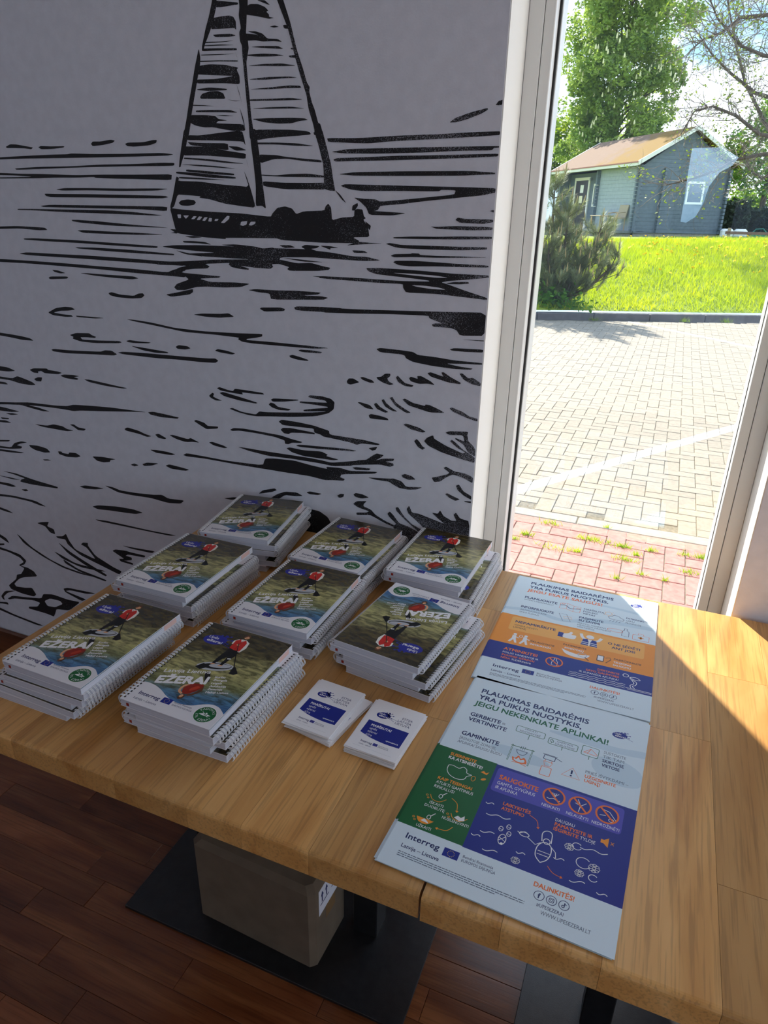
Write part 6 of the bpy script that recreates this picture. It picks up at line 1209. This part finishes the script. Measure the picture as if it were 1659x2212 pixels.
# ------------------------------------------------------------------ trees
def blob_points(centres, radii, n):
    idx = RNG.integers(0, len(centres), n); d = RNG.normal(0, 1, (n, 3)); d /= np.linalg.norm(d, axis=1)[:, None]; return np.array(centres)[idx] + d * (np.array(radii)[idx] * RNG.uniform(.35, 1, n) ** .5)[:, None]
def chestnut():
    t = thing('chestnut_tree', 'tall horse chestnut in leaf and blossom behind the cabin', 'tree', (-4.3, 42.0, .9)); rnd = random.Random(2); m = MB(); cen, rad = [], []
    m.tube([(0, 0, -.2), (.1, 0, 2.5), (0, 0, 6), (.2, 0, 10), (0, 0, 13.5)], [.30, .24, .15, .08, .04], 10)
    for i in range(230):
        z = 3.4 + 11.5 * i / 230; w = (3.3 if z > 7 else 2.5 + .2 * (z - 3.4)) if z < 12.5 else 3.3 - (z - 12.5) * .9; a = rnd.uniform(0, 6.28); q = w * rnd.uniform(.3, 1.0); c = (q * math.cos(a), q * math.sin(a), z + rnd.uniform(-.5, .5)); cen.append(c); rad.append(rnd.uniform(.4, .75))
        if i % 4 == 0: m.tube([(0, 0, z * .8), (c[0] * .5, c[1] * .5, z * .92), c], [.06, .035, .01], 5)
    for i in range(90): cen.append((rnd.uniform(-1.7, 1.7), rnd.uniform(-2.2, -.6), rnd.uniform(3.2, 14))); rad.append(.6)
    m.obj('trunk', t, BARK); P = blob_points(cen, rad, 76000)
    o = link('foliage', leaf_mesh('foliage', P, .145, leafy('chestnut_leaf', (172, 192, 84), (98, 132, 50), 1.4, .5), 1.6), t); o['kind'] = 'stuff'
    m = MB(); rnd = random.Random(8)
    for i in range(620):
        c = rnd.choice(cen); rr = rnd.uniform(.3, .6); a = rnd.uniform(-2.8, .2); x, y, z = c[0] + rr * math.cos(a), c[1] + rr * math.sin(a), c[2] + rnd.uniform(-.1, .6); m.tube([(x, y, z), (x, y, z + .08), (x, y, z + .20)], [.045, .05, .015], 5)
    o = m.obj('blossom_candles', t, mat('blossom_cream', (214, 210, 160), .8)); o['kind'] = 'stuff'
chestnut()
def maple():
    t = thing('maple_bush', 'low yellow-green leafed tree beside the chestnut, behind the cabin roof', 'tree', (-8.8, 47.3, .9)); m = MB(); m.tube([(0, 0, 0), (.1, 0, 2.5), (0, 0, 5)], [.16, .12, .04], 7); m.obj('trunk', t, BARK)
    cen = [(RNG.uniform(-1.6, 2.4), RNG.uniform(-1, 1), RNG.uniform(2.6, 6.0)) for _ in range(40)]; o = link('foliage', leaf_mesh('foliage', blob_points(cen, [.6] * 40, 5000), .22, leafy('maple_leaf', (150, 166, 24), (104, 138, 20), 1.2, .55), 1.4), t); o['kind'] = 'stuff'
maple()
LIMBS = [[(1.49, 20.0, 5.46), (0.87, 20.0, 5.73), (0.32, 19.5, 5.61), (0.0, 19.0, 5.26), (-0.34, 18.7, 5.1), (-0.57, 18.5, 4.87)], [(2.05, 20.0, 3.02), (1.3, 20.0, 2.98), (0.8, 19.5, 2.85), (0.39, 19.0, 2.58), (-0.02, 18.6, 2.42), (-0.57, 18.2, 2.26)], [(1.89, 20.0, 3.95), (0.94, 20.3, 4.29), (0.37, 20.5, 4.72), (-0.11, 20.6, 5.13), (-0.63, 20.8, 5.74)], [(2.17, 20.0, 2.54), (1.27, 20.5, 3.74), (0.72, 20.8, 4.56), (0.37, 21.0, 5.36), (0.06, 21.2, 6.15), (-0.1, 21.3, 6.72)], [(2.06, 20.0, 3.21), (1.18, 19.6, 3.37), (0.61, 19.3, 3.72), (0.09, 19.0, 3.88), (-0.27, 18.8, 3.77), (-0.47, 18.6, 3.3)], [(1.65, 20.0, 4.85), (0.95, 19.8, 4.93), (0.44, 19.6, 5.1), (-0.14, 19.5, 5.62), (-0.41, 19.4, 6.04)], [(2.05, 20.0, 2.9), (1.5, 20.4, 2.5), (1.2, 20.7, 2.7), (.9, 21, 3.3)]]
def bare_tree():
    t = thing('sparse_tree', 'sparse old tree with twisted bare branches leaning over the cabin end', 'tree', (2.9, 20.3, .9)); rnd = random.Random(4); big, tw, lv = MB(), MB(), []
    o0 = Vector((2.9, 20.3, .9)); big.tube([Vector(p) - o0 for p in ((2.95, 20.3, .6), (2.38, 20.2, 2.35), (1.95, 20, 3.6), (1.7, 20, 5.0), (1.4, 20, 7.2))], [.20, .15, .12, .08, .03], 9)
    for L in LIMBS:
        pts = [Vector(p) - o0 for p in L]; n = len(pts); big.tube(pts, [.050 - .038 * i / (n - 1) for i in range(n)], 7)
        for i in range(n - 1):
            for q in range(10):
                f = rnd.random(); a = pts[i].lerp(pts[i + 1], f); d = (pts[i + 1] - pts[i]).normalized()
                def grow(a, d, L_, r, depth):
                    p = [a]; dd = d.copy()
                    for s_ in range(4):
                        dd = (dd + Vector((rnd.gauss(0, .35), rnd.gauss(0, .35), rnd.gauss(.05, .35)))).normalized(); p.append(p[-1] + dd * L_ / 4)
                    (tw).tube(p, [r * (1 - .2 * k_) for k_ in range(5)], 4 if r > .006 else 3, None, False, False)
                    for w_ in p[2:]:
                        if rnd.random() < .2: lv.append(np.array(w_) + RNG.normal(0, .04, 3))
                        if depth < 2 and rnd.random() < (.8 if depth == 0 else .55): grow(w_, (dd + Vector((rnd.gauss(0, .8), rnd.gauss(0, .8), rnd.gauss(0, .8)))).normalized(), L_ * .62, r * .6, depth + 1)
                grow(a, (d + Vector((rnd.gauss(0, .9), rnd.gauss(0, .7), rnd.gauss(.2, .9)))).normalized(), rnd.uniform(.5, 1.0), .011, 0)
    big.obj('trunk', t, BARK); o = tw.obj('twigs', t, noisy('twig_bark', (128, 114, 104), (100, 90, 84), 10, .9, coord='Position')); o['kind'] = 'stuff'
    P = np.array(lv); P = np.concatenate([P, P + RNG.normal(0, .05, P.shape)]); o = link('foliage', leaf_mesh('foliage', P, .055, leafy('young_leaf', (134, 150, 36), (96, 120, 38), 2, .5), 1.5), t); o['kind'] = 'stuff'
bare_tree()
def small_tree(name, label, loc, h, cen, rad, n, size, lm, tr):
    t = thing(name, label, 'tree', loc); m = MB(); m.tube([(0, 0, -.2), (-.08, 0, h * .4), (.05, 0, h * .75), (0, 0, h)], [tr, tr * .8, tr * .5, tr * .2], 7)
    for c in cen[::3]: m.tube([(0, 0, c[2] * .7), c], [.03, .01], 4)
    m.obj('trunk', t, BARK); o = link('foliage', leaf_mesh('foliage', blob_points(cen, [rad] * len(cen), n), size, lm, 1.5), t); o['kind'] = 'stuff'
LM2 = leafy('birch_leaf', (122, 160, 42), (82, 130, 32), 1.5, .55)
cen = [(RNG.uniform(-1.7, 1.6), RNG.uniform(-1, 1), RNG.uniform(2.0, 5.6)) for _ in range(46)]
small_tree('birch_tree', 'slender light green tree standing beyond the end of the cabin', (3.13, 38.7, 1.0), 6.0, cen, .55, 5200, .17, LM2, .14)
cen = [(RNG.uniform(-.9, .9), RNG.uniform(-1, 1), RNG.uniform(1.6, 5.0)) for _ in range(30)]
small_tree('birch_tree', 'thin pale green tree at the frame edge, beyond the fence', (5.1, 42.0, 1.0), 6.0, cen, .5, 3000, .17, LM2, .09)
HEDGE = leafy('hedge_leaf', (50, 70, 30), (30, 48, 22), 2, .25)
for i, (x, w, h, lb) in enumerate(((1.55, .9, 1.55, 'dark hedge shrub nearest the cabin end'), (2.9, 1.0, 1.25, 'dark hedge shrub behind the slender tree'), (4.4, 1.0, 1.2, 'dark hedge shrub farthest from the cabin, beyond the fence'))):
    t = thing('hedge_shrub', lb, 'shrub', (x, 36 + (1.35 if i == 1 else 0), .95)); kk = 3600; P = np.stack([RNG.uniform(-w, w, kk), RNG.uniform(-.5, .5, kk), np.abs(RNG.uniform(0, 1, kk)) * h * (1 - .25 * RNG.uniform(0, 1, kk))], 1); o = link('foliage', leaf_mesh('foliage', P, .15, HEDGE), t); o['kind'] = 'stuff'
    m = MB(); [m.tube([(0, 0, 0), (q * .3, 0, h * .8)], [.04, .01], 5) for q in (-1, 0, 1)]; m.obj('stems', t, BARK)
for x, h, lb in ((1.9, 1.9, 'sunlit bush over the dark hedge, cabin side'), (4.0, 2.0, 'sunlit bush over the dark hedge, fence side')):
    t = thing('sunlit_bush', lb, 'bush', (x, 40 + (2.4 if x > 3 else 0) + 2, .95)); cen = [(RNG.uniform(-1.2, 1.2), RNG.uniform(-.5, .5), RNG.uniform(.5, h)) for _ in range(24)]; o = link('foliage', leaf_mesh('foliage', blob_points(cen, [.4] * 24, 2600), .16, leafy('bush_leaf', (134, 164, 32), (92, 134, 24), 1.5, .5)), t); o['kind'] = 'stuff'; m = MB(); m.tube([(0, 0, 0), (0, 0, h * .7)], [.05, .02], 6); m.obj('stems', t, BARK)
# fence and wrapped bales
fe = thing('rail_fence', 'low brown rail fence beyond the bank by the cabin end', 'fence', (1.40, 30.9, .80))
for q in (0.13, 2.3, 4.5): m = MB(); m.bevbox(q - .06, q + .06, -.05, .05, 0, .52, .01); m.obj('post', fe, TEAK)
for q in (0, 2.3): m = MB(); m.bevbox(q, q + 2.28, -.085, -.052, .30, .40, .006); m.obj('rail', fe, noisy('fence_rail', (132, 100, 76), (110, 82, 62), 12, .8, coord='Position'))
for i, (x, lb) in enumerate(((1.50, 'white wrapped bale against the cabin end, behind the fence'), (1.99, 'white wrapped bale farther from the cabin, behind the fence'))):
    t = thing('wrapped_bale', lb, 'bale', (x, 32.0, .86)); m = MB(); m.bevbox(-.235, .235, -.3, .3, 0, .42, .07); m.obj('wrapping', t, mat('white_wrap', (232, 232, 228), .4)); m = MB(); [m.box(-.20 + k_ * .2, -.06 + k_ * .2, -.303, -.301, .05, .20) for k_ in range(2)]; m.obj('printed_patch', t, mat('wrap_grey', (190, 194, 200), .5))
t = thing('green_tub', 'teal green plastic tub behind the rail fence', 'tub', (2.62, 32.0, .85)); m = MB(); m.tube([(0, 0, 0), (0, 0, .12), (.03, 0, .30)], [.16, .22, .27], 12); m.obj('tub_body', t, mat('teal_plastic', (60, 150, 124), .4)); m = MB(); m.tube([(-.2, 0, .3), (-.1, 0, .44), (.15, 0, .46), (.28, 0, .33)], .02, 6); m.obj('handle', t, mat('teal_plastic_dark', (40, 120, 100), .4))
